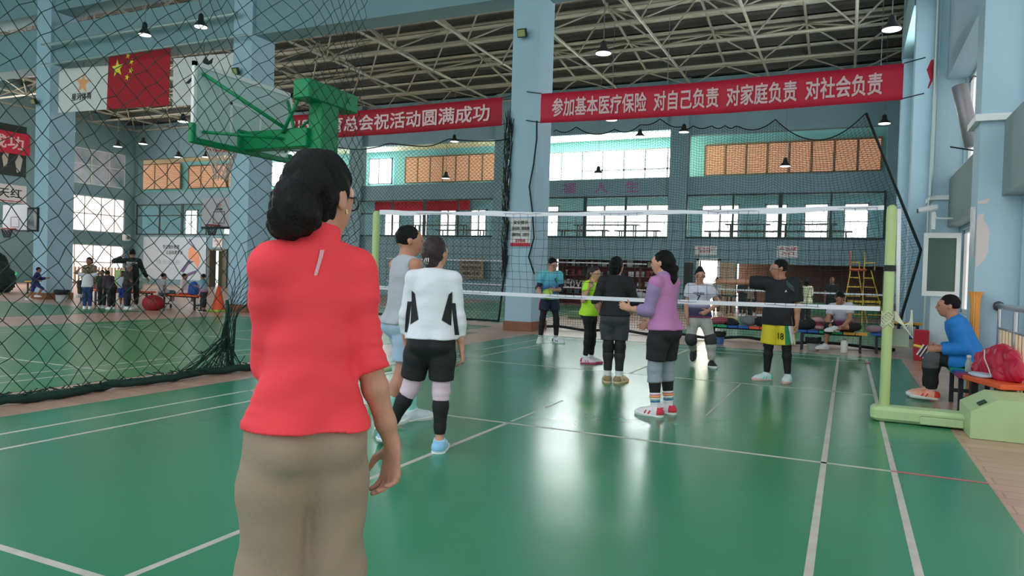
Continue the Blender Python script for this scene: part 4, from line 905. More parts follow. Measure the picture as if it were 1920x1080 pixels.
notice('red lettered sign above the bright doorway', -3.55, -2.6, 2.45, 2.85, 24.98, [('安全出口', .8), ('EXIT', .5)], PW, M('notice_red', (190, 30, 50), .6))
notice('red lettered sign behind the head of the man in the black tee', -.1, .75, 2.4, 2.9, 24.98, [('乒乓球', .8), ('入口', .6)], PW, M('notice_red', (190, 30, 50), .6))
notice('brown framed notice on the far wall left of the middle column', -15.4, -14.0, 1.05, 2.1, 24.78, [('公告栏', .7), ('场地开放时间', .8), ('08:00-21:00', .7)], M('board_tan', (150, 136, 120), .7), INK)
o = notice('red arrow exit sign over the brown door at left', -32.9, -32.1, 2.45, 3.0, 24.98, [('出口', .7), ('↓', .3)], PW, M('notice_red', (190, 30, 50), .6))
o = tag(B().box(-39.0, -33.4, 24.93, 24.98, .35, 3.05).build('wall_mural', M('mural_pale', (196, 208, 214), .6, var=.05)), 'pale printed mural with slogan and orange runner on the far-left wall', 'mural')
text_on('lettering', '专注做好教育', (-37.2, 24.93, 2.3), (1, 0, 0), (0, 0, 1), 1.5, .26, INK, o, .03); text_on('lettering', '让运动更专业', (-36.9, 24.93, 1.95), (1, 0, 0), (0, 0, 1), 1.5, .26, INK, o, .03); text_on('lettering', '快乐成长', (-37.8, 24.93, 1.3), (1, 0, 0), (0, 0, 1), 2.2, .32, M('ink_grey', (150, 160, 166), .7), o, .0)
b = B(); b.prism([(-34.9, 2.3), (-34.6, 2.5), (-34.3, 2.2), (-34.0, 2.1), (-33.9, 1.5), (-34.1, 1.1), (-34.5, 1.6), (-34.9, 1.7)], 24.93, 24.925, 'xz'); b.build('orange_figure', M('mural_orange', (238, 160, 120), .7), o)
for pl in ([(-35.6, .9), (-34.9, 1.6), (-34.4, 1.55), (-34.9, 1.3), (-35.3, .8)], [(-35.2, .7), (-34.2, 1.0), (-33.9, 1.3), (-34.3, .8), (-35.0, .55)], [(-34.9, 2.9), (-34.85, 3.0), (-34.2, 2.3), (-34.3, 2.25)]): B().prism(pl, 24.93, 24.924, 'xz').build('swoosh_line', M('mural_violet', (110, 90, 130), .7), o)
o = ypanel('exit_sign', 16.9, 17.6, .45, .62, M('exit_green', (30, 150, 90), .5, emit=.9), 'small green lit exit sign at the left edge near the floor', 'exit sign')
text_on('lettering', '安全出口', (YW+.045, 17.0, .49), (0, 1, 0), (0, 0, 1), .5, .1, M('exit_white', (220, 255, 235), .5, emit=1), o, .02)
# wall letters beyond: framed boards
for x, z, w_, h_, lb in ((-29.9, 3.3, .9, 1.3, 'dark framed poster on the second column, behind the grey backboard'),):
    o = tag(B().box(-31.0, -30.2, 24.72, 24.78, 3.3, 5.0).build('poster', M('poster_black', (44, 40, 34), .6, var=1, col2=(120, 96, 60), vscale=1.5)), lb, 'poster'); B().box(-31.0, -30.2, 24.715, 24.72, 3.3, 3.62).build('red_strip', M('notice_red', (190, 30, 50), .6), o)
o = tag(B().box(-22.98, -22.4, 7.8, 7.84, 2.3, 3.12).build('poster', M('frame_black', (30, 30, 32), .5)), 'small black framed picture on the first column near the left edge', 'poster'); B().box(-22.92, -22.46, 7.795, 7.8, 2.36, 3.06).build('print', M('print_pale', (176, 180, 180), .6, var=1, col2=(60, 60, 60), vscale=3), o)
# ---------------------------------------------------------------- pendant lamps
LB = M('lamp_black', (34, 36, 38), .4); LW = M('lamp_glow', (246, 248, 250), .4, emit=1.2); LG = M('lamp_grey', (120, 124, 120), .5)
def lamp(x, y, z, top, label, mat=LB, s=.8):
    t = empty('pendant_lamp', (x, y, z), label=label, cat='lamp', group='pendant lamps under the roof')
    b = B(); b.lathe([(.28*s, 0), (.27*s, .03), (.12*s, .16), (.10*s, .3), (.04*s, .34)], (0, 0, 0), 18); b.build('lamp_shade', mat, t, smooth='auto')
    b = B(); b.lathe([(.26*s, .012), (.26*s, -.012), (.05*s, -.03)], (0, 0, 0), 18); b.build('diffuser', LW, t, smooth='auto')
    b = B(); b.cyl((0, 0, .33*s), (0, 0, (10.38+(25-y)*.14 if y > 8 else top)-z), .012, n=5); b.build('cord', LG, t); return t
for a in ((-3.54, 11.1, 7.4, 11.0, 'pendant lamp in front of the roof truss, right of the middle column'), (3.42, 11.4, 7.35, 11.0, 'large black pendant lamp at upper right, next to the wall pillars'),
          (3.42, 18.6, 7.4, 11.0, 'pale pendant lamp half hidden by the right end of the long red banner'), (3.72, 22.7, 7.4, 11.0, 'black pendant lamp at the top right corner of the brown blinds'),
          (.22, 23.5, 6.05, 11.0, 'small pendant lamp before the brown blinds'), (-5.75, 23.2, 7.5, 11.0, 'pendant lamp against the turquoise strip over the white windows'),
          (-7.69, 23.5, 6.0, 11.0, 'pale pendant lamp against the bright white windows', ), (-3.6, 18.9, 7.4, 11.0, 'lamp just under the long red banner, above the far pillar'),
          (-5.8, 19.2, 7.4, 11.0, 'lamp just under the long red banner, right of the middle column'), (-3.7, 22.5, 7.45, 11.0, 'black lamp on the edge of the far pillar beside the blinds'),
          (-14.5, 5.6, 7.4, 11.4, 'pendant lamp above the red flag'), (-12.5, 5.65, 7.4, 11.4, 'pendant lamp above the clear backboard'),
          (-14.9, 23, 7.7, 11.0, 'lamp over the brown blinds below the dark red banner'), (-15.6, 23.5, 6.0, 11.0, 'small dark lamp low before the brown blinds left of the middle column'),
          (-30.1, 14, 7.35, 11.0, 'pendant lamp right of the first column, under the white star banner'), (-32, 17.8, 7.35, 11.0, 'small lamp in front of the wall picture'),
          (-30.1, 17.8, 7.4, 11.0, 'pendant lamp below the red flag'), (-31.7, 21.3, 7.35, 11.0, 'small lamp over the left brown blinds'), (-30.0, 21.7, 7.35, 11.0, 'small lamp near the distant hoop of the green stand'), (-23.2, 14.3, 7.4, 11.0, 'pendant lamp behind the left edge of the clear backboard')):
    lamp(*a, s=.6 if a[1] < 7 else .8)
# small fittings
def flood(x, y, z, label):
    t = empty('floodlight', (x, y, z), label=label, cat='floodlight', group=None)
    B().box(-.11, .11, -.1, 0, -.1, .1, Matrix.Rotation(.35, 3, 'X'), bev=.012).build('housing', M('flood_black', (26, 28, 28), .45), t); B().box(-.09, .09, -.106, -.1, -.075, .075, Matrix.Rotation(.35, 3, 'X'), (0, -.05, 0)).build('lens', M('flood_lens', (150, 160, 96), .3), t); B().box(-.02, .02, -.03, .12, -.02, .02).build('bracket', M('flood_black', (26, 28, 28), .45), t)
flood(-4.42, 7.75, 6.98, 'square black floodlight high on the middle column'); flood(-13.4, 7.75, 6.9, 'square black floodlight high on the second column')
flood(-22.55, 7.75, 6.7, 'square black floodlight on the leftmost column')
t = empty('column_speaker', (4.3, 5.6, 4.05), label='tilted grey cylindrical column loudspeaker hanging at the upper right', cat='loudspeaker'); R = Matrix.Rotation(-.28, 3, 'Y')@Matrix.Rotation(.1, 3, 'X')
b = B(); b.lathe([(.10, -.5), (.115, -.48), (.115, .48), (.10, .5)], (0, 0, 0), 24, Matrix.Rotation(-.22, 3, 'Y')); b.build('body', M('speaker_grey', (142, 140, 144), .4, .4), t, smooth='auto'); B().tube([(.02, -.1, .5), (.08, .0, .62), (.2, .1, .6)], .01, 5).build('upper_bracket', LB, t); B().tube([(-.2, 0, -.48), (.2, .1, -.55)], .012, 5).build('lower_bracket', LB, t)
t = empty('security_camera', (3.95, 6.6, 2.68), label='white security camera on an arm left of the open window sash', cat='camera')
B().box(-.2, .12, -.06, .06, -.04, .05, Matrix.Rotation(-.2, 3, 'Y'), bev=.02).build('camera_body', WHITE, t); b = B(); b.tube([(.05, 0, -.04), (.1, 0, -.16), (.5, .1, -.16)], .016, 6); b.build('arm', WHITE, t); B().box(-.21, -.19, -.05, .05, -.07, .0).build('lens', LB, t); B().box(.02, .08, -.03, .03, -.35, -.06).build('mount', WHITE, t)
b = B(); b.tube([(4.02, 8.0, 5.62), (3.97, 8.0, 5.45), (4.0, 8.0, 5.25), (3.95, 8.0, 5.1)], [.04, .06, .025, .012], 7); tag(b.build('cloth_remnant', RB), 'scrap of red cloth tied to the wall pillars right of the long banner', 'cloth')
b = B(); b.box(4.0, 4.06, 4.2, 4.3, 2.6, 3.0); b.tube([(4.03, 4.2, 3.0), (4.03, 4.2, 3.25)], .01, 5)
tag(b.build('wall_box', M('switch_grey', (170, 168, 170), .5)), 'small grey wall box with wires below the loudspeaker', 'wall box').location = (.2, -1, .05)
# ---------------------------------------------------------------- benches and belongings
LEGM = M('bench_leg_dark', (26, 30, 34), .5)
BC = {k: M('bench_'+k, c, .45, var=.08) for k, c in dict(green=(30, 170, 100), blue=(36, 96, 178), orange=(238, 96, 48), yellow=(236, 176, 60), purple=(150, 50, 96)).items()}
def bench(x, y, rz, length, cols, label, z=.42, depth=.34, slat=.2):
    t = empty('bench', (x, y, 0), rz, label, 'bench'); L = length; n = len(cols); pw = L/n
    for k, c in enumerate(cols):
        b = B(); m = max(1, round(pw/slat)); sw = pw/m
        for i in range(m): b.box(k*pw+i*sw+.006, k*pw+(i+1)*sw-.006, -depth/2, depth/2, z-.05, z, bev=.008)
        b.build('seat_panel', BC[c], t)
    for xx in (.12, L-.12):
        for yy in (-1, 1): B().box(xx-.022, xx+.022, yy*(depth/2-.05)-.022, yy*(depth/2-.05)+.022, 0.002, z-.04).build('leg', LEGM, t)
    B().box(.1, L-.1, -.02, .02, z-.085, z-.045).box(.1, .14, -depth/2+.05, depth/2-.05, .12, .16).box(L-.14, L-.1, -depth/2+.05, depth/2-.05, .12, .16).build('frame', LEGM, t); return t
bench(.0, 8.05, 0, 1.3, ('green', 'blue', 'orange'), 'low bench of green, blue and orange slats behind the white volleyball player', .4)
bench(1.78, 7.9, 0, 1.3, ('blue', 'green', 'yellow'), 'low bench of blue, green and yellow slats under the seated man tending his foot', .4)
bench(3.13, 8.1, 0, .9, ('blue',), 'blue slatted bench partly hidden by the lime post', .4)
bench(3.96, 2.12, -math.pi/2, .98, ('green', 'green', 'blue', 'purple'), 'bench with green and blue seat panels under the man in blue', .42, .34, .34)
bench(3.98, 1.1, -1.25, .74, ('orange', 'orange'), 'bright orange bench end in the right foreground, set at an angle', .425, .34, .39)
bench(-7.3, 8.45, 0, 1.0, ('yellow',), 'yellow slatted bench behind the dark mesh, beside the woman in white', .46)
bench(3.5, 11.2, 0, .8, ('yellow',), 'yellow bench end beyond the red box at the right wall', .5)
bench(-18.4, 7.1, .25, 2.0, ('orange',), 'long bench with dark legs behind the standing children', .48); bench(-15.95, 7.6, 0, 1.5, ('orange',), 'orange bench under the two seated boys', .44)
bench(-26.5, 10, .3, 1.6, ('yellow',), 'yellow bench left of the first column under the green sign', .5); bench(-20.9, 8.4, 0, 1.6, ('orange',), 'red-orange bench with clothes right of the first column', .5)
def cloth(name, pts, mat, label, cat, h=.018, noise=.006, group=None, more=(), nz=None):
    """soft heap: list of (x,y,z,rx,ry,rz)"""
    x0, y0, z0 = min(p[0] for p in pts), min(p[1] for p in pts), min(p[2]-p[5] for p in pts); org = V(x0, y0, 0)
    o = grow(name, [([E_(V(*p[:3])-org, p[3:], .05) for p in pts]+[C_(V(*a)-org, V(*c_)-org, ra, rb, .03) for a, c_, ra, rb in more], [(V(0, 0, -1), -BASE)])], h, mat, None, 0, nz or ripple(noise, 60, (.6, .3, .7)))
    o.location = tuple(org); return tag(o, label, cat, group)
BLK = M('cloth_black', (28, 28, 32), .8, bump=.2, bscale=40); GRYC = M('cloth_grey', (120, 124, 128), .8, bump=.2); WHT = M('cloth_white', (220, 220, 218), .8); CRE = M('cloth_cream', (214, 194, 136), .8); REDC = M('cloth_red', (186, 24, 60), .5, bump=.25, bscale=14); PLR = check_mat('plaid_red', (168, 58, 76), (206, 130, 140), (120, 36, 54), 9)
BASE = .405
cloth('folded_garment', [(.1, 8.02, .46, .18, .13, .07), (.28, 8.02, .49, .16, .12, .08)], PLR, 'red plaid garment on the left bench', 'clothing')
cloth('folded_garment', [(.45, 8.1, .46, .16, .12, .09), (.55, 8.0, .44, .12, .1, .06)], BLK, 'black garment beside the red plaid one on the left bench', 'clothing')
cloth('folded_garment', [(.5, 8.16, .52, .13, .05, .06)], CRE, 'cream garment behind the black one on the left bench', 'clothing')
cloth('duffel_bag', [(.85, 8.08, .5, .16, .12, .10), (.84, 8.08, .56, .12, .08, .06)], GRYC, 'grey duffel bag on the middle of the left bench', 'bag')
cloth('sports_bag', [(1.12, 8.06, .49, .17, .13, .1), (1.1, 8.06, .53, .13, .11, .07)], BLK, 'black sports bag on the orange end of the left bench', 'bag')
cloth('folded_garment', [(1.1, 8.1, .63, .13, .09, .03), (1.2, 8.1, .61, .08, .08, .035)], WHT, 'white garment on top of the black sports bag', 'clothing')
cloth('jacket', [(1.9, 7.9, .48, .2, .14, .1), (2.05, 7.95, .52, .16, .12, .1), (1.78, 7.95, .5, .12, .1, .08)], BLK, 'black jacket heap on the blue part of the right bench', 'clothing')
cloth('backpack', [(2.16, 7.98, .53, .15, .12, .13), (2.25, 7.95, .48, .1, .12, .09)], ramp_mat('bag_stripes', [(0, (150, 44, 60)), (.25, (220, 180, 180)), (.4, (150, 44, 60)), (.6, (80, 24, 36)), (.8, (200, 150, 150))], .4, .66), 'maroon striped backpack beside the seated man on the bench', 'bag')
cloth('backpack', [(3.62, 11.2, .66, .14, .12, .2), (3.7, 11.2, .6, .12, .1, .14)], GRYC, 'grey and white backpack on the yellow bench end', 'bag').location.z = .1
cloth('folded_garment', [(3.2, 8.1, .47, .16, .12, .08)], M('cloth_pink_pattern', (196, 120, 136), .8, var=1, col2=(120, 160, 150), vscale=14), 'pink patterned garment on the blue bench behind the lime post', 'clothing')
BASE = .425
JK = [(4.02, 1.2, .5, .1, .12, .08), (4.06, 1.02, .54, .1, .12, .13), (4.13, .86, .57, .1, .12, .15), (4.21, .68, .53, .09, .12, .14), (4.02, 1.25, .60, .06, .07, .05)]
JM = [((4.0, 1.3, .60), (4.08, 1.12, .66), .045, .06), ((4.08, 1.12, .66), (4.14, .94, .70), .06, .075), ((4.14, .94, .70), (4.2, .76, .66), .075, .07), ((4.2, .76, .66), (4.24, .6, .5), .07, .06), ((3.98, 1.12, .47), (4.06, .98, .6), .06, .06), ((4.1, .72, .46), (4.12, .84, .62), .06, .06)]
def quilt(X, Y, Z): return .011*(np.abs(np.sin(21*(Y*.85-X*.45+Z*.5)+.8*np.sin(14*Z)))-.55)+.004*np.sin(60*X+40*Z+3*np.sin(30*Y))
cloth('padded_jacket', JK, REDC, 'bright red padded jacket heaped on the orange bench', 'clothing', .009, more=JM, nz=quilt)
o = bpy.data.objects['padded_jacket']; b = B(); b.tube([(4.0, .98, .70), (3.99, .9, .62), (4.02, .82, .52), (4.04, .8, .45)], .006, 5); keep2 = b.build('zip', WHT); keep2.parent = o; keep2.matrix_parent_inverse = Matrix.Translation(-o.location)
t = cloth('plastic_bag', [(3.96, 1.02, .445, .1, .14, .02), (4.02, .88, .445, .08, .1, .018)], M('bag_pale_blue', (190, 208, 226), .4, bump=.4, bscale=18), 'pale blue plastic bag flat under the red jacket', 'bag')
t = empty('glass_bottle', (3.92, 1.38, .425), label='clear bottle between the seated man and the red jacket', cat='bottle'); B().lathe([(.03, 0), (.034, .01), (.034, .1), (.02, .13), (.02, .16)], (0, 0, 0), 14).build('bottle_body', M('bottle_clear', (210, 220, 214), .15, trans=.5), t, smooth='auto'); B().lathe([(.022, .155), (.022, .18)], (0, 0, 0), 12).build('cap', WHT, t)
def bucket(x, y, mat, bagm, label, r=.13, h=.25):
    t = empty('bucket', (x, y, .003), label=label, cat='bucket'); B().lathe([(r*.8, 0), (r, h), (r*1.06, h), (r*1.06, h-.015), (r*.96, h-.02), (r*.76, .01)], (0, 0, 0), 24).build('bucket_body', mat, t, smooth='auto')
    rg = random.Random(4); vs = B(); prof = [(r*1.1, h*.62), (r*1.16, h*.8), (r*1.12, h*1.03), (r*.9, h*1.04), (r*.6, h*.8)]; vs.lathe(prof, (0, 0, 0), 24); vs.v = [(a*(1+rg.uniform(-.05, .05)), b_*(1+rg.uniform(-.05, .05)), c+rg.uniform(-.012, .012)) for a, b_, c in vs.v]; vs.build('liner_bag', bagm, t, smooth=True); return t
bucket(.27, 7.86, M('bucket_blue', (70, 110, 170), .4), BLK, 'blue bucket with a black liner under the left bench'); bucket(2.12, 7.72, M('bucket_grey', (150, 160, 158), .4), BLK, 'grey bucket with a black liner under the right bench')
bucket(-20.6, 7.5, M('bucket_pale', (170, 180, 176), .5), BLK, 'pale bucket with a dark bag by the foot of the first column', .2, .36)
t = empty('thermos', (2.68, 7.62, .003), label='white thermos bottle on the floor beside the seated man\'s shoe', cat='bottle'); B().lathe([(.055, 0), (.065, .01), (.065, .2), (.05, .235), (.03, .25)], (0, 0, 0), 20).build('bottle_body', M('thermos_white', (224, 226, 214), .35), t, smooth='auto'); B().lathe([(.032, .248), (.032, .285), (.02, .29)], (0, 0, 0), 16).build('cap', GRYC, t)
tag(B().box(3.82, 4.05, 7.05, 7.38, .003, .55, bev=.006).build('red_box', M('box_red', (180, 22, 44), .45)), 'tall dark red box on the floor at the foot of the wall pillar', 'box')
t = empty('traffic_cone', (-13.75, 7.6, .003), label='orange traffic cone in front of the second column', cat='cone'); B().lathe([(.19, .06), (.045, .72), (.03, .74)], (0, 0, 0), 20).build('cone_body', M('cone_orange', (240, 84, 40), .5), t, smooth='auto'); B().box(-.24, .24, -.24, .24, 0, .06, bev=.015).build('base', M('cone_base_lime', (170, 200, 70), .6), t)
t = empty('fluted_stand', (4.07, 2.21, 0), label='orange fluted stand against the peeling pillar behind the man in blue', cat='stand'); b = B(); n = 28; pr = [(.06, .02), (.05, .3), (.046, 1.15), (.056, 1.24), (.075, 1.29)]; b.lathe(pr, (0, 0, 0), n); b.v = [(a*(1.07 if i % 2 else .95), c*(1.07 if i % 2 else .95), d) for i, (a, c, d) in enumerate(b.v)]; b.build('shaft', M('stand_orange', (240, 164, 76), .4), t); B().lathe([(.1, 0), (.1, .03)], (0, 0, 0), 20).build('foot', M('stand_orange', (240, 164, 76), .4), t)
# railing before the near window
t = empty('window_railing', (4.3, .3, 0), label='stainless steel guard railing below the bright window at right', cat='railing'); ST = M('stainless', (190, 192, 196), .25, .9); STR = M('railing_bar', (214, 190, 150), .35, .4)
b = B(); b.tube([(4.3, 2.22, 1.13), (4.3, -6, 1.13)], .035, 10); keep(b.build('top_rail', ST, smooth=True), t)
b = B(); b.lathe([(.01, -.06), (.05, -.04), (.06, 0), (.05, .04), (.01, .06)], (4.3, 2.2, 1.13), 14); keep(b.build('end_ball', M('ball_dark', (110, 110, 120), .3, .8), smooth=True), t)
b = B(); b.tube([(4.3, 2.15, .88), (4.3, -6, .88)], .014, 7).tube([(4.3, 2.15, .18), (4.3, -6, .18)], .014, 7); keep(b.build('cross_rail', ST, smooth=True), t)
for y in (2.12, 1.25, .38, -.5, -1.4, -2.3): keep(B().cyl((4.3, y, .003), (4.3, y, 1.11), .022, n=10).build('railing_post', ST), t)
b = B()
for y in np.arange(2.02, -3, -.17): b.cyl((4.3, y, .18), (4.3, y, .88), .013, n=6)
keep(b.build('balusters', STR), t)
# umpire ladder chair
t = empty('umpire_chair', (3.05, 20.3, 0), label='tall yellow umpire chair with an orange seat in the far hall', cat='umpire chair'); t.scale = (.78, .8, 1); YEL = M('ladder_yellow', (238, 190, 70), .45); ORS = M('ladder_orange', (226, 100, 50), .5)
for sx in (-1, 1):
    b = B(); b.tube([(sx*.42-.25, -.1, .003), (sx*.28-.1, 0, 1.75), (sx*.28-.1, 0, 2.5)], .026, 6); b.build('front_rail' if False else 'side_rail', YEL, t); b = B(); b.tube([(sx*.36+.75, .3, .003), (sx*.26+.2, .1, 1.85)], .025, 6); b.build('side_rail', YEL, t)
    b = B(); b.tube([(sx*.33-.1, 0, 2.1), (sx*.33+.3, .2, 2.12), (sx*.3+.3, .2, 1.86)], .025, 6); b.build('armrest', YEL, t)
for k in range(5): z = .3+.32*k; B().tube([(-.62+.06*k, -.08, z), (.12-.03*k, -.08, z)], .022, 6).build('rung', YEL, t); B().tube([(.42-.07*k, .26, z), (1.06-.13*k, .26, z)], .02, 6).build('rung', YEL, t)
B().box(-.42, .28, -.1, .4, 1.82, 1.9, bev=.02).build('seat', ORS, t); B().box(-.42, -.36, -.1, .4, 2.0, 2.5, bev=.02).build('backrest', ORS, t); B().box(-.45, .9, -.12, -.06, .72, .8).build('name_board', YEL, t)
# table tennis and long tables, dimly seen
def table(x, y, z, L, D, hgt, rz, mat, label, cat='table', name='long_table'):
    t = empty(name, (x, y, z), rz, label, cat); B().box(-L/2, L/2, -D/2, D/2, hgt-.05, hgt, bev=.01).build('table_top', mat, t)
    for sx in (-1, 1): 
        for sy in (-1, 1): B().box(sx*(L/2-.25)-.025, sx*(L/2-.25)+.025, sy*(D/2-.06)-.025, sy*(D/2-.06)+.025, 0, hgt-.05).build('leg', LEGM, t)
    return t
DTOP = M('table_dark', (52, 62, 62), .5)
for x, L, h_, y, lb in ((-8.4, 3.4, .78, 27.2, 'dark dining table behind the balcony bars right of the middle column'), (-9.3, 2.6, .45, 26.3, 'low dark bench behind the balcony bars right of the middle column'), (-6.6, 2.2, .45, 26.5, 'short dark bench at the right of that balcony table'),
    (-1.6, 2.0, .8, 27.2, 'left dark table behind the far balcony bars above the doorway'), (1.0, 2.4, .8, 27.2, 'right dark table behind the far balcony bars above the brown recess'), (-.3, 6.2, .42, 26.3, 'long dark bench along the far balcony above the brown recess'), (-18, 3.6, .78, 27.2, 'dark table behind the balcony bars left of the middle column'), (-16.2, 3.0, .45, 26.3, 'dark bench behind the balcony bars left of the middle column')):
    table(x, y, 3.19, L, .5, h_, 0, DTOP, lb, 'table' if h_ > .6 else 'bench', 'balcony_table' if h_ > .6 else 'balcony_bench')
# trophy wall at the far side: shelves with cups, frames and red cloths
t = empty('trophy_cabinet', (-7.7, 26.2, 0), label='crowded trophy shelves in the maroon recess behind the players', cat='cabinet')
WD = M('shelf_wood', (120, 70, 52), .6)
for z in (.5, .95, 1.4, 1.85): keep(B().box(-10.2, -5.2, 26.0, 26.38, z-.03, z).build('shelf', WD), t)
for x in (-10.2, -8.9, -7.6, -6.3, -5.2): keep(B().box(x-.03, x+.03, 26.0, 26.38, 0, 2.2).build('upright', WD), t)
rg = random.Random(11); cups = [M('trophy_gold', (196, 160, 96), .3, .6), M('trophy_silver', (206, 204, 200), .3, .5), M('trophy_red', (168, 44, 60), .5), M('frame_white', (222, 220, 216), .6), M('frame_dark', (48, 48, 54), .6), M('frame_teal', (110, 150, 156), .6)]
cnt = 0
for z in (.5, .95, 1.4, 1.85):
    x = -10.05
    while x < -5.35:
        k = rg.random(); hgt = rg.uniform(.16, .36)
        if k < .42:
            o = B().lathe([(.06, 0), (.06, .04), (.02, .07), (.02, hgt*.5), (.07, hgt*.75), (.085, hgt), (.07, hgt), (.02, hgt*.6)], (0, 0, 0), 10).build('trophy_cup', rg.choice(cups[:2]), None, smooth='auto', loc=(x, 26.14, z)); tag(o, 'small trophy cup on the crowded shelves of the maroon recess', 'trophy', 'trophies on the shelves'); x += rg.uniform(.16, .3)
        else:
            wdt = rg.uniform(.12, .3); o = B().box(-wdt/2, wdt/2, -.015, .015, 0, hgt, Matrix.Rotation(-.12, 3, 'X'), (0, 0, 0)).build('picture_frame', rg.choice(cups[2:]+[cups[3], cups[3], cups[5]]), None, loc=(x+wdt/2, 26.2, z)); tag(o, 'small framed card or pennant standing on the crowded shelves of the maroon recess', 'frame', 'framed cards on the shelves'); x += wdt+rg.uniform(.04, .2)
        cnt += 1
LWM = M('love_white', (226, 222, 214), .5)
for i, ch_ in enumerate('LOVE'):
    tag(text_on('letter_ornament', ch_, (-9.95+.3*i, 25.6, .78), (1, 0, 0), (0, 0, 1), .26, .36, LWM, None, .06), 'white freestanding letter %s before the trophy shelves' % ch_, 'letter', None)
table(-9.0, 25.6, 0, 2.6, .5, .77, 0, M('counter_red', (150, 60, 66), .6), 'low red counter carrying the white letters', 'counter', 'display_counter')
o = tag(B().box(-5.05, -4.85, 24.7, 24.9, .9, 2.2).build('light_pillar', M('lit_panel_white', (246, 240, 226), .5, emit=1.2)), 'bright narrow upright lamp panel right of the trophy shelves', 'lamp')
o = tag(B().box(-4.75, -3.6, 24.9, 24.98, .9, 2.1).build('notice_board', M('dark_board', (50, 54, 52), .5)), 'dark wall board between the lit panel and the doorway', 'board')
o = tag(B().box(-.1, 3.9, 25.4, 25.6, .0, .55).build('low_wall', M('table_green', (100, 160, 120), .6, var=.2)), 'pale green low partition in the brown recess', 'partition')
table(-2.6, 23.3, 0, 2.2, 1.2, .74, 0, M('pingpong_top', (66, 90, 96), .5), 'grey table tennis table in the far hall behind the red plaid garment', 'table', 'table_tennis_table')
# far left corner: rucksacks, mats
BASE = .505
cloth('backpack', [(-14.75, 7.6, .66, .18, .14, .24)], M('bag_blue', (36, 76, 150), .6), 'blue backpack on the right end of the orange bench at left', 'bag', .03).location.z -= .06
cloth('jacket', [(-20.6, 8.4, .6, .35, .2, .12), (-20.1, 8.4, .58, .3, .18, .1)], BLK, 'dark coats on the red-orange bench right of the first column', 'clothing', .03)
BASE = .005
cloth('red_cushion_bag', [(-15.2, 6.6, .2, .34, .26, .24)], M('bag_red_dark', (150, 20, 34), .6), 'dark red sack on the floor behind the coach', 'bag', .03)
cloth('covered_heap', [(-28.2, 9.8, .8, .35, .5, .8), (-27.8, 9.8, .5, .4, .5, .55), (-28.4, 9.9, .4, .6, .5, .45), (-28.3, 9.6, 1.3, .2, .2, .3), (-27.7, 9.7, 1.0, .18, .2, .25)], M('cover_dark_green', (24, 44, 34), .8), 'dark green covered heap at the left edge of the picture', 'heap', .04, .05)
tag(B().box(-33.0, -30.0, 17.4, 17.9, .005, .5, bev=.05).build('padded_barrier', M('barrier_pale', (150, 178, 170), .6)), 'pale green padded barrier in front of the mural at left', 'barrier')
tag(B().box(-31.2, -30.2, 17.2, 17.38, .005, .95, bev=.02).build('green_mat', M('mat_olive', (96, 130, 50), .7)), 'olive green mat leaning beside the second column', 'mat')
t = empty('air_conditioner', (-39.7, 24.3, 2.75), label='white speaker box high in the left hall corner', cat='speaker'); B().box(-.15, .2, -.3, .1, 0, .4, bev=.04).build('box_body', WHITE, t); B().cyl((.2, -.1, .2), (.22, -.1, .2), .12, n=16).build('grille', GRYC, t)
# ---------------------------------------------------------------- people
def fab(n, c, bump=.3, bs=13, **k): return M(n, c, .75, bump=bump, bscale=bs, stretch=(.6, .6, 1.5), **k)
K = fab('black_knit', (24, 24, 27)); NAVY = fab('navy_knit', (30, 34, 62)); WSH = M('shoe_white', (228, 230, 232), .5); SOLEW = M('sole_white', (236, 236, 232), .5)
SK2 = M('skin_tan', (186, 128, 102), .5, bump=.06, bscale=150); SKF = M('skin_far', (150, 104, 88), .6)
PERS = {}
# woman in red, nearest the camera
c = person('woman in a coral red long-sleeved top and khaki trousers, nearest, seen from behind', (1.36, -6.23, 0), 60, 1.655, .0055, head=(-58, -2), lean=(.035, .02, 1), twist=4,
    uR=(.14, -.12, -1), fR=(.34, .0, -1), hR=(.0, .05, -1), tR=(-.2, .9, .0), uL=(.06, .3, -1), fL=(.3, 1, -.35), curlR=(.35, .55, .4), qR=(.0, .0, -1), sR=(0, -.02, -1), qL=(-.0, .04, -1), sL=(-.12, -.4, -1), footL=(5, -25),
    w=.81, fat=.93, armfat=.97, hair=None, face_on=True, skin=M('skin_near', (198, 142, 118), .5, bump=.1, bscale=90, var=.12, vscale=9),
    top=dict(name='top', mat=M('coral_red_jersey', (240, 62, 72), .8, bump=.5, bscale=5, stretch=(.6, .6, 1.7)), inf=.012, hem=-.005, collar=M('coral_red_jersey', (240, 60, 70)), sleeve=(1.02, 1.05), loose=.0, noise=lambda X, Y, Z: ripple(.003, 34, (.4, .2, 1))(X, Y, Z)+.0022*np.sin(200*Z+3*np.sin(9*Y+4*X))*np.clip((np.abs(X)-.13)*16, 0, 1)*(Z < 1.27)+.0045*np.sin(46*(Z+.55*np.abs(X+.02)))*np.exp(-((Z-1.03)/.09)**2)+.004*np.sin(30*(Z-.8*X)+2)*np.exp(-((Z-1.22)/.07)**2)),
    bottom=dict(name='trousers', mat=M('khaki_fleece', (156, 136, 114), .9, bump=.12, bscale=70, var=.06, vscale=5), t=1.97, inf=.010, wide=.027, kk=.022, noise=ripple(.005, 18, (.2, .1, 1)), waist=.06), shoes=dict(mat=WSH, sole=SOLEW), glasses=M('glasses_dark', (40, 36, 40), .3))
hp_, s_, HR_ = c['hp'], c['s'], c['HR']; body = c['body']
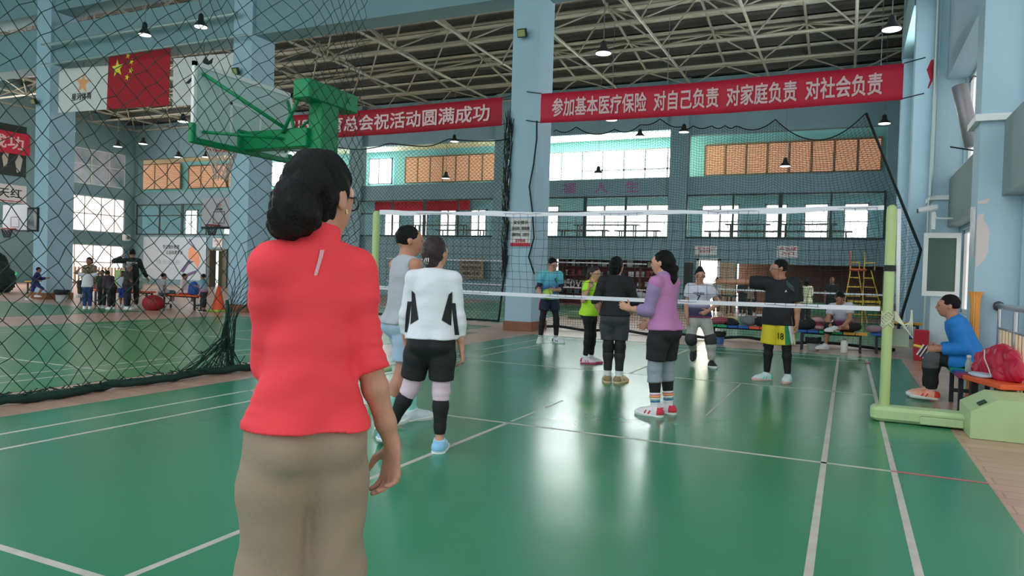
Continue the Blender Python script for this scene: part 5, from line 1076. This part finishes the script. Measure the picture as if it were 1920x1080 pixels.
# loose low bun drawn with its own volumes
def near_hair():
    bk = [E_(hp_(0, -.014, .034), (.078*s_, .097*s_, .096*s_), .03, HR_), C_(hp_(0, -.045, .0), hp_(0, -.05, -.045), .064*s_, .045*s_, .04)]
    bun = [E_(hp_(.005, -.116, -.026), (.055*s_, .048*s_, .056*s_), .03, HR_), E_(hp_(.028, -.108, -.058), (.045*s_, .045*s_, .045*s_), .03, HR_), E_(hp_(-.02, -.10, -.075), (.05*s_, .045*s_, .042*s_), .03, HR_)]
    hr, hf, hu = HR_; hc = c['hc']
    def hcut(n, cc): n = unit(n); wv = n[0]*hr+n[1]*hf+n[2]*hu; return (wv, wv@hc+cc*s_)
    nz = lambda X, Y, Z: .003*np.sin(70*X+45*Z+3*np.sin(22*Y))+.003*np.sin(120*Y-60*Z+2*np.sin(30*X))+.0025*np.sin(170*X+150*Y+90*Z)
    h = grow('hair', [(bk, [hcut((0, .72, -.69), .034), hcut((0, .1, -1), .1)]), (bun, [])], .005, HAIR, body, .004, nz, .02)
    b = B(); b.tube([hp_(.03*math.cos(a), -.102-.012*math.sin(a), -.02+.016*math.sin(a)) for a in np.linspace(.3, 2.8, 12)], .003, 6); b.build('hair_tie', M('hair_tie_brown', (120, 96, 84), .6), h, smooth=True)
    b = B()
    b.tube([hp_(.088, .0, -.028), hp_(.09, .0, -.04)], .004, 6); b.build('earring', M('earring', (226, 196, 140), .3, .8), body)
near_hair()
J = c['J']; P0, N0, sp, lt, dp = c['P'], c['N'], c['spine'], c['lat'], c['dep']
quad_on('reflective_strip', c['top'], [N0-lt*.022+sp*-.015, N0-lt*.010+sp*-.015, N0-lt*.03+sp*-.085, N0-lt*.038+sp*-.085], M('strip_grey', (214, 160, 166), .4), dp)
hpR = J['legR'][0]; b = B(); q = on_surface(c['bottom'], [hpR+V(.2, -.035+.004*k, -.02-.026*k) for k in range(7)], (-1, .3, 0), .002); b.tube([V(*p) for p in q], .004, 6); b.build('pocket_zip', M('zip_grey', (96, 90, 104), .4), c['bottom'])
# man in the grey vest
c = person('man in a grey sleeveless vest and pale blue shorts, beyond the woman in red', (-.76, -2.55, 0), -28, 1.745, .009, head=(-22, 2), fem=False, skin=SK2, uR=(.12, -.08, -1), fR=(.03, .18, -1), uL=(-.1, .05, -1), fL=(0, .2, -1), qR=(0, -.08, -1), sR=(0, -.42, -1), footR=(0, 8), qL=(-.02, .3, -1), sL=(0, .12, -1), hair='short', w=1.02,
    top=dict(name='vest', mat=fab('grey_vest', (176, 176, 182)), sleeve=0, hem=-.03, inf=.014, loose=.004, noise=ripple(.003, 30)), bottom=dict(name='shorts', mat=fab('pale_blue_shorts', (172, 190, 214)), t=.82, inf=.016, wide=.02), bands=[('sock', 'legR', 1.55, 2., .006, M('mint_sock', (150, 226, 206), .8)), ('sock', 'legL', 1.55, 2., .006, M('mint_sock', (150, 226, 206), .8))], shoes=dict(mat=M('shoe_pale', (214, 228, 232), .5), sole=SOLEW))
# woman in white
BKG = fab('black_leggings', (20, 20, 22))
c = person('woman in a white top with black side panels, pink knee pads and pale blue shoes', (-.06, -3.22, 0), 22, 1.59, .008, head=(-25, 2), uR=(.17, -.05, -1), fR=(.12, .12, -1), uL=(-.2, .0, -1), fL=(-.02, .3, -1), qR=(.0, .02, -1), sR=(.0, -.04, -1), qL=(-.2, .12, -1), sL=(-.5, .05, -1), footL=(25, -10), w=1.02, hair=lambda hp, hcut, cr, s, HR: [(cr+[C_(hp(0, -.05, 0), hp(0, -.055, -.06), .07*s, .052*s, .04)], [hcut((0, .75, -.66), .046), hcut((0, 0, -1), .1)])], hairmat=M('hair_dark_red', (44, 18, 22), .45, bump=.5, bscale=120),
    top=dict(name='top', mat=fab('white_jersey', (226, 226, 232)), sleeve=1.62, hem=-.015, inf=.015, loose=.006, noise=ripple(.0035, 30, (.3, .2, 1))), bottom=dict(name='shorts', mat=K, t=.80, inf=.016, wide=.022, noise=ripple(.002, 30)),
    bands=[('knee_pad', 'legR', .80, 1.18, .012, M('pink_pad', (226, 196, 212), .8)), ('knee_pad', 'legL', .80, 1.18, .012, M('pink_pad', (226, 196, 212), .8)), ('legging', 'legR', 1.16, 1.84, .007, BKG), ('legging', 'legL', 1.16, 1.84, .007, BKG)], shoes=dict(mat=M('shoe_ice_blue', (176, 216, 236), .5), sole=SOLEW, acc=M('shoe_sky', (140, 196, 230), .5)))
P0, N0, sp, lt, dp, H = c['P'], c['N'], c['spine'], c['lat'], c['dep'], c['H']
for sg in (1, -1):
    quad_on('side_panel', c['top'], [P0+lt*sg*.085+sp*.12, P0+lt*sg*.15+sp*.08, N0+lt*sg*.15-sp*.15, N0+lt*sg*.125-sp*.17], K, dp, 10)
    J = c['J']['armR' if sg > 0 else 'armL']; d = unit(J[1]-J[0]); quad_on('sleeve_panel', c['top'], [J[1]-d*.1-lt*sg*.03, J[1]-d*.1+lt*sg*.0, J[2]-(J[2]-J[1])*.42+lt*sg*.0, J[2]-(J[2]-J[1])*.42-lt*sg*.03], K, dp, 10)
b = B()
for a in (-1, 0, 1): b.tube([c['hp'](.005+.012*a, -.118, -.03), c['hp'](.0+.018*a, -.122, -.055), c['hp'](0+.008*a, -.112, -.075)], .004, 5)
b.build('hair_clip', M('clip_silver', (206, 196, 190), .3, .7), c['hair'])
# man with the ball
BLU = ramp_mat('blue_fade_jersey', [(0, (150, 206, 222)), (.14, (104, 150, 200)), (.42, (50, 98, 168)), (.62, (90, 176, 206)), (1, (116, 206, 220))], .86, 1.4)
c = person('man in a blue fading jersey number 7 holding a ball by the middle column', (-2.62, 5.45, 0), 222, 1.70, .009, head=(16, -22), lean=(0, .12, 1), fem=False, uR=(.28, -.12, -1), fR=(.05, .9, -.55), hR=(-.55, .8, -.1), tR=(0, .2, 1), uL=(-.16, .0, -1), fL=(.75, .75, -.05), hL=(.9, .4, 0), tL=(0, .2, 1), qR=(.16, .12, -1), sR=(.06, -.1, -1), qL=(-.16, .1, -1), sL=(-.05, -.08, -1), footR=(-25, 0), footL=(25, 0), hair='short', glasses=M('glasses_dark', (40, 36, 40), .3),
    top=dict(name='jersey', mat=BLU, sleeve=.62, sl=.008, hem=-.02, inf=.016, loose=.006, noise=ripple(.003, 28)), bottom=dict(name='shorts', mat=NAVY, t=.62, inf=.016, wide=.02),
    bands=[('under_sleeve', 'armR', .5, 1.1, .009, NAVY), ('under_sleeve', 'armL', .5, 1.3, .009, NAVY), ('legging', 'legR', .5, 1.82, .006, BKG), ('legging', 'legL', .5, 1.82, .006, BKG), ('sock', 'legR', 1.8, 2.0, .007, M('grey_sock', (176, 178, 182), .8)), ('sock', 'legL', 1.8, 2.0, .007, M('grey_sock', (176, 178, 182), .8))], shoes=dict(mat=WSH, sole=SOLEW, lace=K, acc=K))
P0, N0, sp, lt, dp = c['P'], c['N'], c['spine'], c['lat'], c['dep']
print_on('shirt_number', c['top'], '7', N0-sp*.17-lt*.06+dp*.1, -lt*-1, sp, .055, .09, NAVY, -dp)
quad_on('pink_stripe', c['bottom'], [P0+lt*.3+sp*.0-dp*.03, P0+lt*.3+sp*.0+dp*.015, c['J']['legR'][0]+lt*.3-V(0, 0, .22)+dp*.035, c['J']['legR'][0]+lt*.3-V(0, 0, .22)-dp*.01], M('hot_pink', (238, 74, 130), .7), -lt, 8)
bl = rotz(222) @ (P0+lt*.13+dp*.24+sp*.09)+V(-2.62, 5.45, 0)
o = tag(B().lathe([(.105*math.sin(a), -.105*math.cos(a)) for a in np.linspace(.01, 3.13, 17)], (0, 0, 0), 26).build('volleyball', M('ball_yellow', (206, 214, 70), .45, var=1, col2=(92, 176, 74), vscale=6), None, smooth=True, loc=tuple(bl)), 'yellow and green ball held at the hip by the man in blue', 'ball')
b = B()
for k in range(3): R = Matrix.Rotation(k*1.05, 3, 'X')@Matrix.Rotation(.5, 3, 'Y'); b.tube([R@Vector((.1055*math.cos(a), .1055*math.sin(a), 0)) for a in np.linspace(0, 6.283, 33)[:-1]], .0018, 4, True)
b.build('seams', M('ball_seam', (120, 150, 50), .6), o)
# woman in neon yellow
NEON = fab('neon_yellow', (200, 250, 60))
c = person('woman in a neon yellow shirt and black leggings with one hand raised to her cheek', (-.87, 2.78, 0), 262, 1.50, .009, head=(-14, -4), lean=(0, .06, 1), uR=(.35, -.1, -.9), fR=(-.15, .42, 1), hR=(-.1, .3, 1), tR=(0, 1, -.2), curlR=(.7, .9, .6), uL=(-.15, .05, -1), fL=(0, .5, -1), qR=(.03, .06, -1), sR=(.0, -.1, -1), qL=(-.02, .05, -1), sL=(0, -.05, -1), w=1.05, fat=.98, hair='pony', hairmat=M('hair_brown', (44, 30, 28), .45, bump=.5, bscale=120), glasses=M('glasses_clear', (180, 170, 170), .2),
    top=dict(name='shirt', mat=NEON, sleeve=.45, sl=.01, hem=-.05, inf=.016, loose=.012, noise=ripple(.003, 26)), bottom=dict(name='leggings', mat=BKG, t=1.86, inf=.005), bands=[('elbow_band', 'armR', .78, .98, .008, K), ('sock', 'legR', 1.84, 2., .008, WSH), ('sock', 'legL', 1.84, 2., .008, WSH)], shoes=dict(mat=M('shoe_white_pink', (226, 214, 222), .5), sole=M('sole_pink', (206, 70, 110), .5), acc=M('sole_pink', (206, 70, 110), .5)))
# woman in black from behind
c = person('woman in a black three-quarter sleeve top and charcoal shorts, hand on hip, seen from behind', (.05, 1.02, 0), 14, 1.595, .008, head=(-26, 3), uL=(-.34, -.12, -1), fL=(.42, .34, -.95), hL=(.85, .1, -.4), tL=(0, 0, 1), uR=(.36, .04, -1), fR=(-.1, .9, -.4), qR=(.0, .03, -1), sR=(.0, -.04, -1), qL=(.04, .02, -1), sL=(.0, -.03, -1), footR=(-28, 0), footL=(8, 0), w=1.06, fat=1.1, armfat=1.1, hair='bob',
    top=dict(name='top', mat=K, sleeve=1.04, sl=.006, hem=-.01, inf=.014, noise=ripple(.002, 30)), bottom=dict(name='shorts', mat=fab('charcoal_shorts', (62, 62, 68), var=.08, vscale=8), t=.78, inf=.016, wide=.018, noise=ripple(.004, 22)), bands=[('legging', 'legR', .7, 1.8, .009, fab('charcoal_leggings', (38, 38, 44))), ('legging', 'legL', .7, 1.8, .009, fab('charcoal_leggings', (38, 38, 44))), ('knee_sleeve', 'legR', .9, 1.2, .014, BKG), ('knee_sleeve', 'legL', .9, 1.2, .014, BKG), ('sock', 'legR', 1.78, 2., .008, WSH), ('sock', 'legL', 1.78, 2., .008, WSH)], shoes=dict(mat=M('shoe_peach', (232, 206, 170), .5), sole=M('sole_peach', (240, 200, 160), .5), lace=M('lace_cream', (240, 236, 220), .6), acc=M('acc_olive', (150, 130, 90), .6)))
# half hidden teammate behind her
c = person('half hidden person in neon green with a grey elbow sleeve, behind the woman in black', (-.38, 2.5, 0), 196, 1.44, .010, head=(0, 0), lean=(.0, .25, 1), skin=SK2, uL=(-.95, .25, -.25), fL=(-.9, .4, -.15), uR=(.15, 0, -1), fR=(0, .3, -1), w=1.08, hair='bob', top=dict(name='shirt', mat=fab('neon_green', (186, 226, 70), var=.2, vscale=9), sleeve=.4, hem=-.06, inf=.016, loose=.02), bottom=dict(name='trousers', mat=K, t=1.85, inf=.014), bands=[('elbow_sleeve', 'armL', .72, 1.25, .009, M('elbow_grey', (150, 150, 156), .8, bump=.3))], shoes=dict(mat=WSH, sole=SOLEW))
# woman in lilac
LIL = fab('lilac_heather', (158, 132, 176), var=.14, vscale=14); PNK = M('orchid_pink', (188, 122, 172), .75, bump=.15, bscale=40)
c = person('woman in a lilac and pink pullover, black shorts, grey knee pads and rainbow socks', (1.10, -.80, 0), 70, 1.61, .008, head=(10, 2), lean=(0, .03, 1), uL=(-.14, .18, -1), fL=(.1, 1, .02), hL=(0, .9, .3), tL=(.2, 0, 1), curlL=(.15, .2, .2), uR=(.12, .15, -1), fR=(-.15, .9, -.55), hR=(-.05, .9, -.5), tR=(-.2, 0, 1), qR=(.06, .06, -1), sR=(.03, -.08, -1), qL=(-.06, .07, -1), sL=(-.03, -.09, -1), footR=(-4, 0), footL=(8, 0), w=1.03, fat=1.05, armfat=1.1, hair='pony',
    top=dict(name='pullover', mat=PNK, sleeve=1.42, hem=-.02, inf=.015, collar=LIL, noise=lambda X, Y, Z: ripple(.0025, 28)(X, Y, Z)), bottom=dict(name='shorts', mat=fab('black_shorts', (26, 25, 30)), t=.8, inf=.016, wide=.02),
    bands=[('lilac_sleeve', 'armL', .02, 1.46, .0205, LIL), ('lilac_sleeve', 'armR', .02, 1.46, .0205, LIL), ('knee_pad', 'legR', .80, 1.34, .013, M('grey_pad', (150, 158, 168), .8, bump=.2)), ('knee_pad', 'legL', .80, 1.34, .013, M('grey_pad', (150, 158, 168), .8, bump=.2)), ('legging', 'legR', 1.3, 1.62, .007, BKG), ('legging', 'legL', 1.3, 1.62, .007, BKG)]
    +[('sock_stripe' if i else 'sock', 'leg'+sd, a, d, .009+.003*(i > 0), M('sock_'+n, cl, .8)) for sd in 'RL' for i, (a, d, n, cl) in enumerate(((1.58, 2.0, 'white', (232, 230, 234)), (1.63, 1.67, 'red', (214, 40, 50)), (1.67, 1.71, 'orange', (240, 140, 50)), (1.71, 1.75, 'yellow', (240, 214, 80)), (1.75, 1.79, 'green', (40, 140, 90)), (1.79, 1.83, 'blue', (30, 96, 176))))], shoes=dict(mat=M('shoe_white_red', (236, 226, 230), .5), sole=SOLEW, lace=M('lace_red', (214, 46, 70), .6), acc=M('lace_red', (214, 46, 70), .6)))
# woman facing the camera in the white printed jersey
YOX = ramp_mat('white_navy_jersey', [(0, (214, 60, 130)), (.09, (52, 50, 82)), (.3, (64, 60, 92)), (.42, (196, 186, 216)), (.6, (222, 216, 234)), (1, (226, 222, 236))], .74, 1.25)
c = person('smiling woman in glasses and a white jersey number 7 with navy hem, facing the camera', (.64, 3.5, 0), 186, 1.53, .009, head=(8, 2), uL=(-.62, -.15, -.9), fL=(.72, .55, -.62), hL=(.7, .5, -.4), tL=(0, 0, 1), uR=(.15, 0, -1), fR=(-.1, .5, -1), qL=(-.32, .05, -1), sL=(-.08, -.06, -1), qR=(.06, .2, -1), sR=(-.05, -.9, -.6), footR=(0, -50), footL=(20, 0), w=1.06, fat=1.08, armfat=1.1, hair='topbun', glasses=M('glasses_dark', (40, 36, 40), .3),
    top=dict(name='jersey', mat=YOX, sleeve=.55, sl=.012, hem=-.03, inf=.016, loose=.012, noise=ripple(.003, 28)), bottom=dict(name='trousers', mat=fab('stone_trousers', (190, 186, 180)), t=1.86, inf=.012, wide=.008, noise=ripple(.003, 30)), bands=[('knee_pad', 'legL', .82, 1.22, .034, M('dark_pad', (66, 64, 66), .8)), ('knee_pad', 'legR', .82, 1.22, .034, M('dark_pad', (66, 64, 66), .8))], shoes=dict(mat=M('shoe_black', (30, 34, 36), .5), sole=SOLEW))
P0, N0, sp, lt, dp = c['P'], c['N'], c['spine'], c['lat'], c['dep']
print_on('shirt_lettering', c['top'], 'YONEX', N0-sp*.135+dp*.1, -lt, sp, .17, .038, NAVY, -dp); print_on('shirt_number', c['top'], '7', N0-sp*.20+dp*.1, -lt, sp, .055, .08, NAVY, -dp)
# man in the black tee and yellow shorts
YSH = fab('yellow_shorts', (226, 204, 44))
c = person('man in a loose black tee and yellow shorts number 18 pointing to the left', (1.88, 2.5, 0), 172, 1.645, .008, head=(-62, 3), fem=False, skin=SK2, uR=(1, .18, .02), fR=(1, .3, -.04), hR=(1, .25, .0), tR=(0, .3, 1), curlR=(.2, .3, .3), uL=(-.17, .02, -1), fL=(-.04, .1, -1), qR=(.09, .04, -1), sR=(.05, -.05, -1), qL=(-.1, .04, -1), sL=(-.06, -.05, -1), footR=(-42, 0), footL=(2, 0), w=1.12, hair='short', glasses=M('glasses_clear', (180, 170, 170), .2),
    top=dict(name='tee', mat=fab('black_tee', (26, 26, 30)), sleeve=(.72, .85), sl=.026, hem=-.075, inf=.02, loose=.018, noise=ripple(.004, 24)), bottom=dict(name='shorts', mat=YSH, t=.92, inf=.018, wide=.045, noise=ripple(.005, 22)), bands=[('legging', 'legR', .8, 1.9, .006, BKG), ('legging', 'legL', .8, 1.9, .006, BKG)], shoes=dict(mat=M('shoe_ice', (214, 232, 236), .5), sole=M('sole_coral', (238, 190, 180), .5), lace=M('lace_mint', (90, 220, 180), .6), acc=M('lace_mint', (90, 220, 180), .6)))
P0, N0, sp, lt, dp = c['P'], c['N'], c['spine'], c['lat'], c['dep']; hl = c['J']['legL'][0]; kl = c['J']['legL'][1]
print_on('shorts_number', c['bottom'], '18', hl+(kl-hl)*.62+dp*.1+lt*.045, -lt, V(0, 0, 1), .085, .085, K, -dp)
quad_on('green_stripe', c['bottom'], [hl-lt*.02+dp*.1+V(0, 0, .03), hl-lt*.05+dp*.1+V(0, 0, .03), kl-lt*.075+dp*.1+V(0, 0, .05), kl-lt*.005+dp*.1+V(0, 0, .05)], M('stripe_green', (30, 130, 84), .7), -dp, 10)
quad_on('white_side', c['bottom'], [hl-lt*.05+dp*.1+V(0, 0, .03), hl-lt*.1+dp*.1+V(0, 0, .03), kl-lt*.125+dp*.1+V(0, 0, .05), kl-lt*.075+dp*.1+V(0, 0, .05)], WHT, -dp, 10)
J = c['J']['armL']; b = B()
for k in range(9):
    a = N0-lt*(.10+.011*k)-sp*(.02+.008*k)+dp*.2; q = on_surface(c['top'], [a+(-lt*.004*i-sp*.016*i) for i in range(6)], -dp, .002); b.tube([V(*p) for p in q], .0022, 4)
b.build('shoulder_print', M('print_teal_grey', (96, 122, 124), .6), c['top'])
tri = on_surface(c['top'], [N0-lt*.09-sp*.17+dp*.2, N0-lt*.12-sp*.17+dp*.2, N0-lt*.105-sp*.14+dp*.2], -dp, .003); mesh_obj('chest_emblem', tri, [(0, 1, 2)], WHT, c['top'])
b = B(); b.tube([N0+V(0, 0, -.01)+lt*.06*math.cos(a)*1.0+dp*(.045+.02*math.sin(a))+sp*(-.03*max(0, math.sin(a))) for a in np.linspace(0, 6.28, 21)[:-1]], .003, 5, True); b.build('necklace', M('cord_red', (170, 70, 60), .6), c['body'])
# seated man in blue
c = person('seated man in a bright blue pullover on the bench at the right wall', (4.02, 1.93, 0), 86, 1.70, .008, head=(4, 2), seat=.40, lean=(0, .42, 1), fem=False, skin=SK2, uL=(-.1, -.3, -1), fL=(.25, 1, -.1), hL=(.3, 1, -.05), tL=(.2, 0, 1), uR=(.1, -.3, -1), fR=(-.2, 1, -.12), hR=(-.25, 1, -.1), tR=(-.2, 0, 1), curlL=(.5, .6, .5), curlR=(.5, .6, .5), qL=(-.02, 1, .05), sL=(.0, -.04, -1), qR=(.14, 1, .04), sR=(0, .05, -1), footL=(-6, 0), footR=(4, 0), hair='short', w=1.16, fat=1.12, armfat=1.18,
    top=dict(name='pullover', mat=fab('bright_blue', (30, 126, 206)), sleeve=1.86, sl=.006, hem=-.02, inf=.018, loose=.012, noise=ripple(.004, 28, (.3, .6, 1))), bottom=dict(name='trousers', mat=K, t=1.9, inf=.014, wide=.008, noise=ripple(.003, 24)), bands=[('knee_pad', 'legL', .80, 1.3, .034, M('dark_grey_pad', (84, 86, 88), .8)), ('sock', 'legL', 1.86, 2.0, .006, WSH)], shoes=dict(mat=M('shoe_orange_red', (244, 120, 84), .5, var=1, col2=(244, 214, 180), vscale=5), sole=SOLEW, acc=M('shoe_red', (232, 60, 44), .5)))
kn = c['J']['legL'][1]; b = B()
for dx, dz in ((.02, .0), (.03, .045)): b.tube([kn+V(-.058-.004*abs(math.cos(a)), dx+.024*math.cos(a), dz-.01+.03*math.sin(a)) for a in np.linspace(0, 6.28, 17)[:-1]], .005, 5, True)
b.build('pad_rings', M('ring_lime', (150, 190, 110), .6), c['body'])
hdp = rotz(86) @ (c['J']['armL'][2]+V(.06, .1, -.02))+V(4.02, 1.93, 0)
t = empty('racket_grip_bag', tuple(hdp), label='small yellow-tipped striped pouch in the hands of the man in blue', cat='pouch'); B().box(-.1, .02, -.03, .03, -.1, .04, Matrix.Rotation(.5, 3, 'Y'), bev=.012).build('pouch_body', M('pouch_maroon', (70, 36, 44), .7), t); B().box(-.16, -.06, -.025, .025, .02, .05, Matrix.Rotation(.2, 3, 'Y'), bev=.01).build('yellow_tip', M('pouch_yellow', (236, 196, 80), .6), t)
b = B()
for k in range(3): b.box(-.1+.035*k, -.088+.035*k, -.034, .034, -.1, .04, Matrix.Rotation(.5, 3, 'Y'), (-.04, 0, -.03))
b.build('white_stripes', WHT, t)
# seated man on the far bench
MJ = ramp_mat('white_maroon_jersey', [(0, (96, 30, 66)), (.35, (110, 36, 76)), (.5, (190, 186, 200)), (1, (214, 214, 224))], .42, .92)
c = person('man in a white and maroon jersey sitting on the far bench, bent over his foot', (2.66, 8.02, 0), 172, 1.66, .010, head=(10, -35), seat=.385, lean=(.12, .42, 1), fem=False, skin=SK2, uR=(.2, .45, -1), fR=(-.35, .6, -.5), uL=(-.1, .5, -1), fL=(.35, .6, -.5), qR=(.42, 1, .1), sR=(.12, -.1, -1), qL=(-.55, .9, .12), sL=(1, .35, -.1), footL=(-50, 0), footR=(-40, 0), hair='short', face_on=True,
    top=dict(name='jersey', mat=MJ, sleeve=.6, sl=.01, hem=-.02, inf=.016, loose=.01), bottom=dict(name='trousers', mat=K, t=1.4, inf=.014), shoes=dict(mat=WSH, sole=SOLEW))
# far hall people
G2 = .016
def far(label, loc, face, H, topc, botc, **k):
    a = dict(hair='short', face_on=False, skin=SKF, h=k.pop('h', G2)); tm = topc if not isinstance(topc, tuple) else fab('far_top_%d_%d_%d' % topc, topc); bm_ = fab('far_bottom_%d_%d_%d' % botc, botc); sl = k.pop('sleeve', .6); bt = k.pop('bt', 1.9); sm = k.pop('shoe', WSH)
    hem = k.pop('hem', -.02); a.update(k); return person(label, loc, face, H, top=dict(name='shirt', mat=tm, sleeve=sl, inf=.02, hem=hem, loose=.006), bottom=dict(name='trousers', mat=bm_, t=bt, inf=.018), shoes=dict(mat=sm, sole=SOLEW), **a)
far('person in a pale shirt standing in the bright doorway', (-2.0, 21.6, 0), 190, 1.45, (176, 176, 168), (86, 78, 72), fem=False, fR=(-.3, .5, .8), uR=(.2, .2, -1))
far('man in a dark tee with folded arms, left of the outstretched arm', (-.95, 21.2, 0), 170, 1.44, (32, 38, 44), (34, 54, 52), fem=False, uR=(.2, .2, -1), fR=(-1, .6, .1), uL=(-.2, .2, -1), fL=(1, .6, .1))
far('person in an olive patterned top behind the outstretched arm', (-.55, 20.2, 0), 120, 1.36, M('olive_print', (120, 128, 96), .8, var=1, col2=(170, 150, 140), vscale=9), (44, 46, 46), hair='bob')
far('person in dark clothes wearing a red cap, behind the outstretched arm', (-.75, 22.6, 0), 180, 1.55, (50, 44, 48), (40, 40, 46), hairmat=M('cap_red', (190, 50, 76), .7))
PLD = check_mat('plaid_cream', (206, 196, 156), (150, 140, 100), (232, 226, 200), 7)
far('woman with long dark hair in a cream plaid shirt, seen from behind', (1.55, 16.0, 0), 5, 1.48, PLD, (50, 44, 50), hair='long', sleeve=.9, hem=-.06)
far('bald man in black standing before the brown recess', (2.2, 19.5, 0), 178, 1.58, (28, 28, 32), (36, 36, 40), fem=False, hair=None)
# left hall: coach and children
far('coach in black with a pale back print, left arm bent up, seen from behind', (-16.3, 6.75, 0), 62, 1.74, (18, 24, 24), (20, 24, 26), fem=False, sleeve=1.9, h=.012, uL=(-.9, .1, -.1), fL=(.75, .25, .45), uR=(.45, .1, -1), fR=(.5, .2, -.9), qR=(.1, 0, -1), qL=(-.1, 0, -1), shoe=WSH)
o = bpy.context.scene.objects; co = [q for q in o if q.get('label', '').startswith('coach')][0]; sh = [q for q in co.children if q.name.startswith('shirt')][0]
print_on('back_print', sh, '篮球教练', V(-.02, -.3, 1.33), (1, 0, 0), (0, 0, 1), .3, .06, WHT, (0, 1, 0))
KB = (36, 44, 120)
far('boy in a navy kit running to the right past the first column', (-21.75, 7.35, 0), 322, 1.15, (34, 38, 92), (30, 46, 120), bt=1.05, fem=False, sleeve=1.8, h=.014, lean=(0, .2, 1), uR=(.3, -.5, -.8), fR=(.2, .9, -.3), uL=(-.3, .4, -.8), fL=(0, .9, .2), qR=(.05, .8, -.7), sR=(0, -.6, -.8), qL=(-.05, -.35, -1), sL=(0, -.5, -.9))
far('boy in a white and blue kit, both hands on his head, left of the coach', (-16.6, 5.6, 0), 235, 1.18, (214, 214, 220), (40, 60, 110), fem=False, h=.014, uR=(1, .1, .3), fR=(-.7, .1, .7), uL=(-1, .1, .3), fL=(.7, .1, .7))
far('adult in a khaki jacket sitting behind the boys, hair in a bun', (-18.9, 7.3, 0), 205, 1.62, (116, 108, 84), (60, 56, 50), seat=.62, hair='bun', sleeve=1.8, h=.014, qR=(.1, 1, -.1), qL=(-.1, 1, -.1), lean=(0, .15, 1))
far('child in dark clothes behind the boy holding his head', (-16.75, 6.15, 0), 210, 1.1, (40, 44, 40), (36, 36, 40), fem=False, h=.014)
far('child in a purple-brown top bending sideways', (-16.15, 6.0, 0), 90, 1.12, (66, 46, 58), (30, 30, 34), fem=False, h=.014, lean=(-.1, .35, 1), sleeve=1.5)
far('child in a dark hooded top stretching an arm toward the coach', (-15.95, 6.35, 0), 300, 1.3, (52, 48, 40), (34, 40, 60), fem=False, h=.014, sleeve=1.8, uR=(.7, .5, -.5), fR=(.6, .6, -.4), hairmat=M('cap_grey', (130, 124, 112), .7))
far('small child in blue shorts just left of the coach', (-16.95, 6.95, 0), 200, 1.08, (186, 190, 206), (34, 58, 150), bt=1.1, fem=False, h=.014)
far('boy in a grey vest sitting right of the coach', (-15.75, 7.35, 0), 330, 1.2, (176, 172, 176), (66, 92, 104), seat=.42, fem=False, h=.014, bt=1.2, qR=(.1, 1, 0), qL=(-.1, 1, 0))
b33 = far('boy in a pink-white shirt and red shorts sitting on the orange bench', (-15.35, 7.75, 0), 300, 1.22, (222, 200, 196), (170, 30, 50), seat=.42, fem=False, h=.014, bt=1.0, sleeve=1., qR=(.1, 1, 0), qL=(-.1, 1, 0))
far('small child in a teal and pink top standing left of the second column', (-13.85, 7.15, 0), 110, 1.08, ramp_mat('teal_pink_top', [(0, (160, 60, 110)), (.4, (150, 160, 176)), (1, (90, 160, 170))], .55, .9), (40, 44, 44), bt=1.7, fem=False, h=.014, sleeve=1.0, fR=(-.2, 1, .3), fL=(.2, 1, .3), shoe=M('shoe_dark', (40, 36, 34), .6))
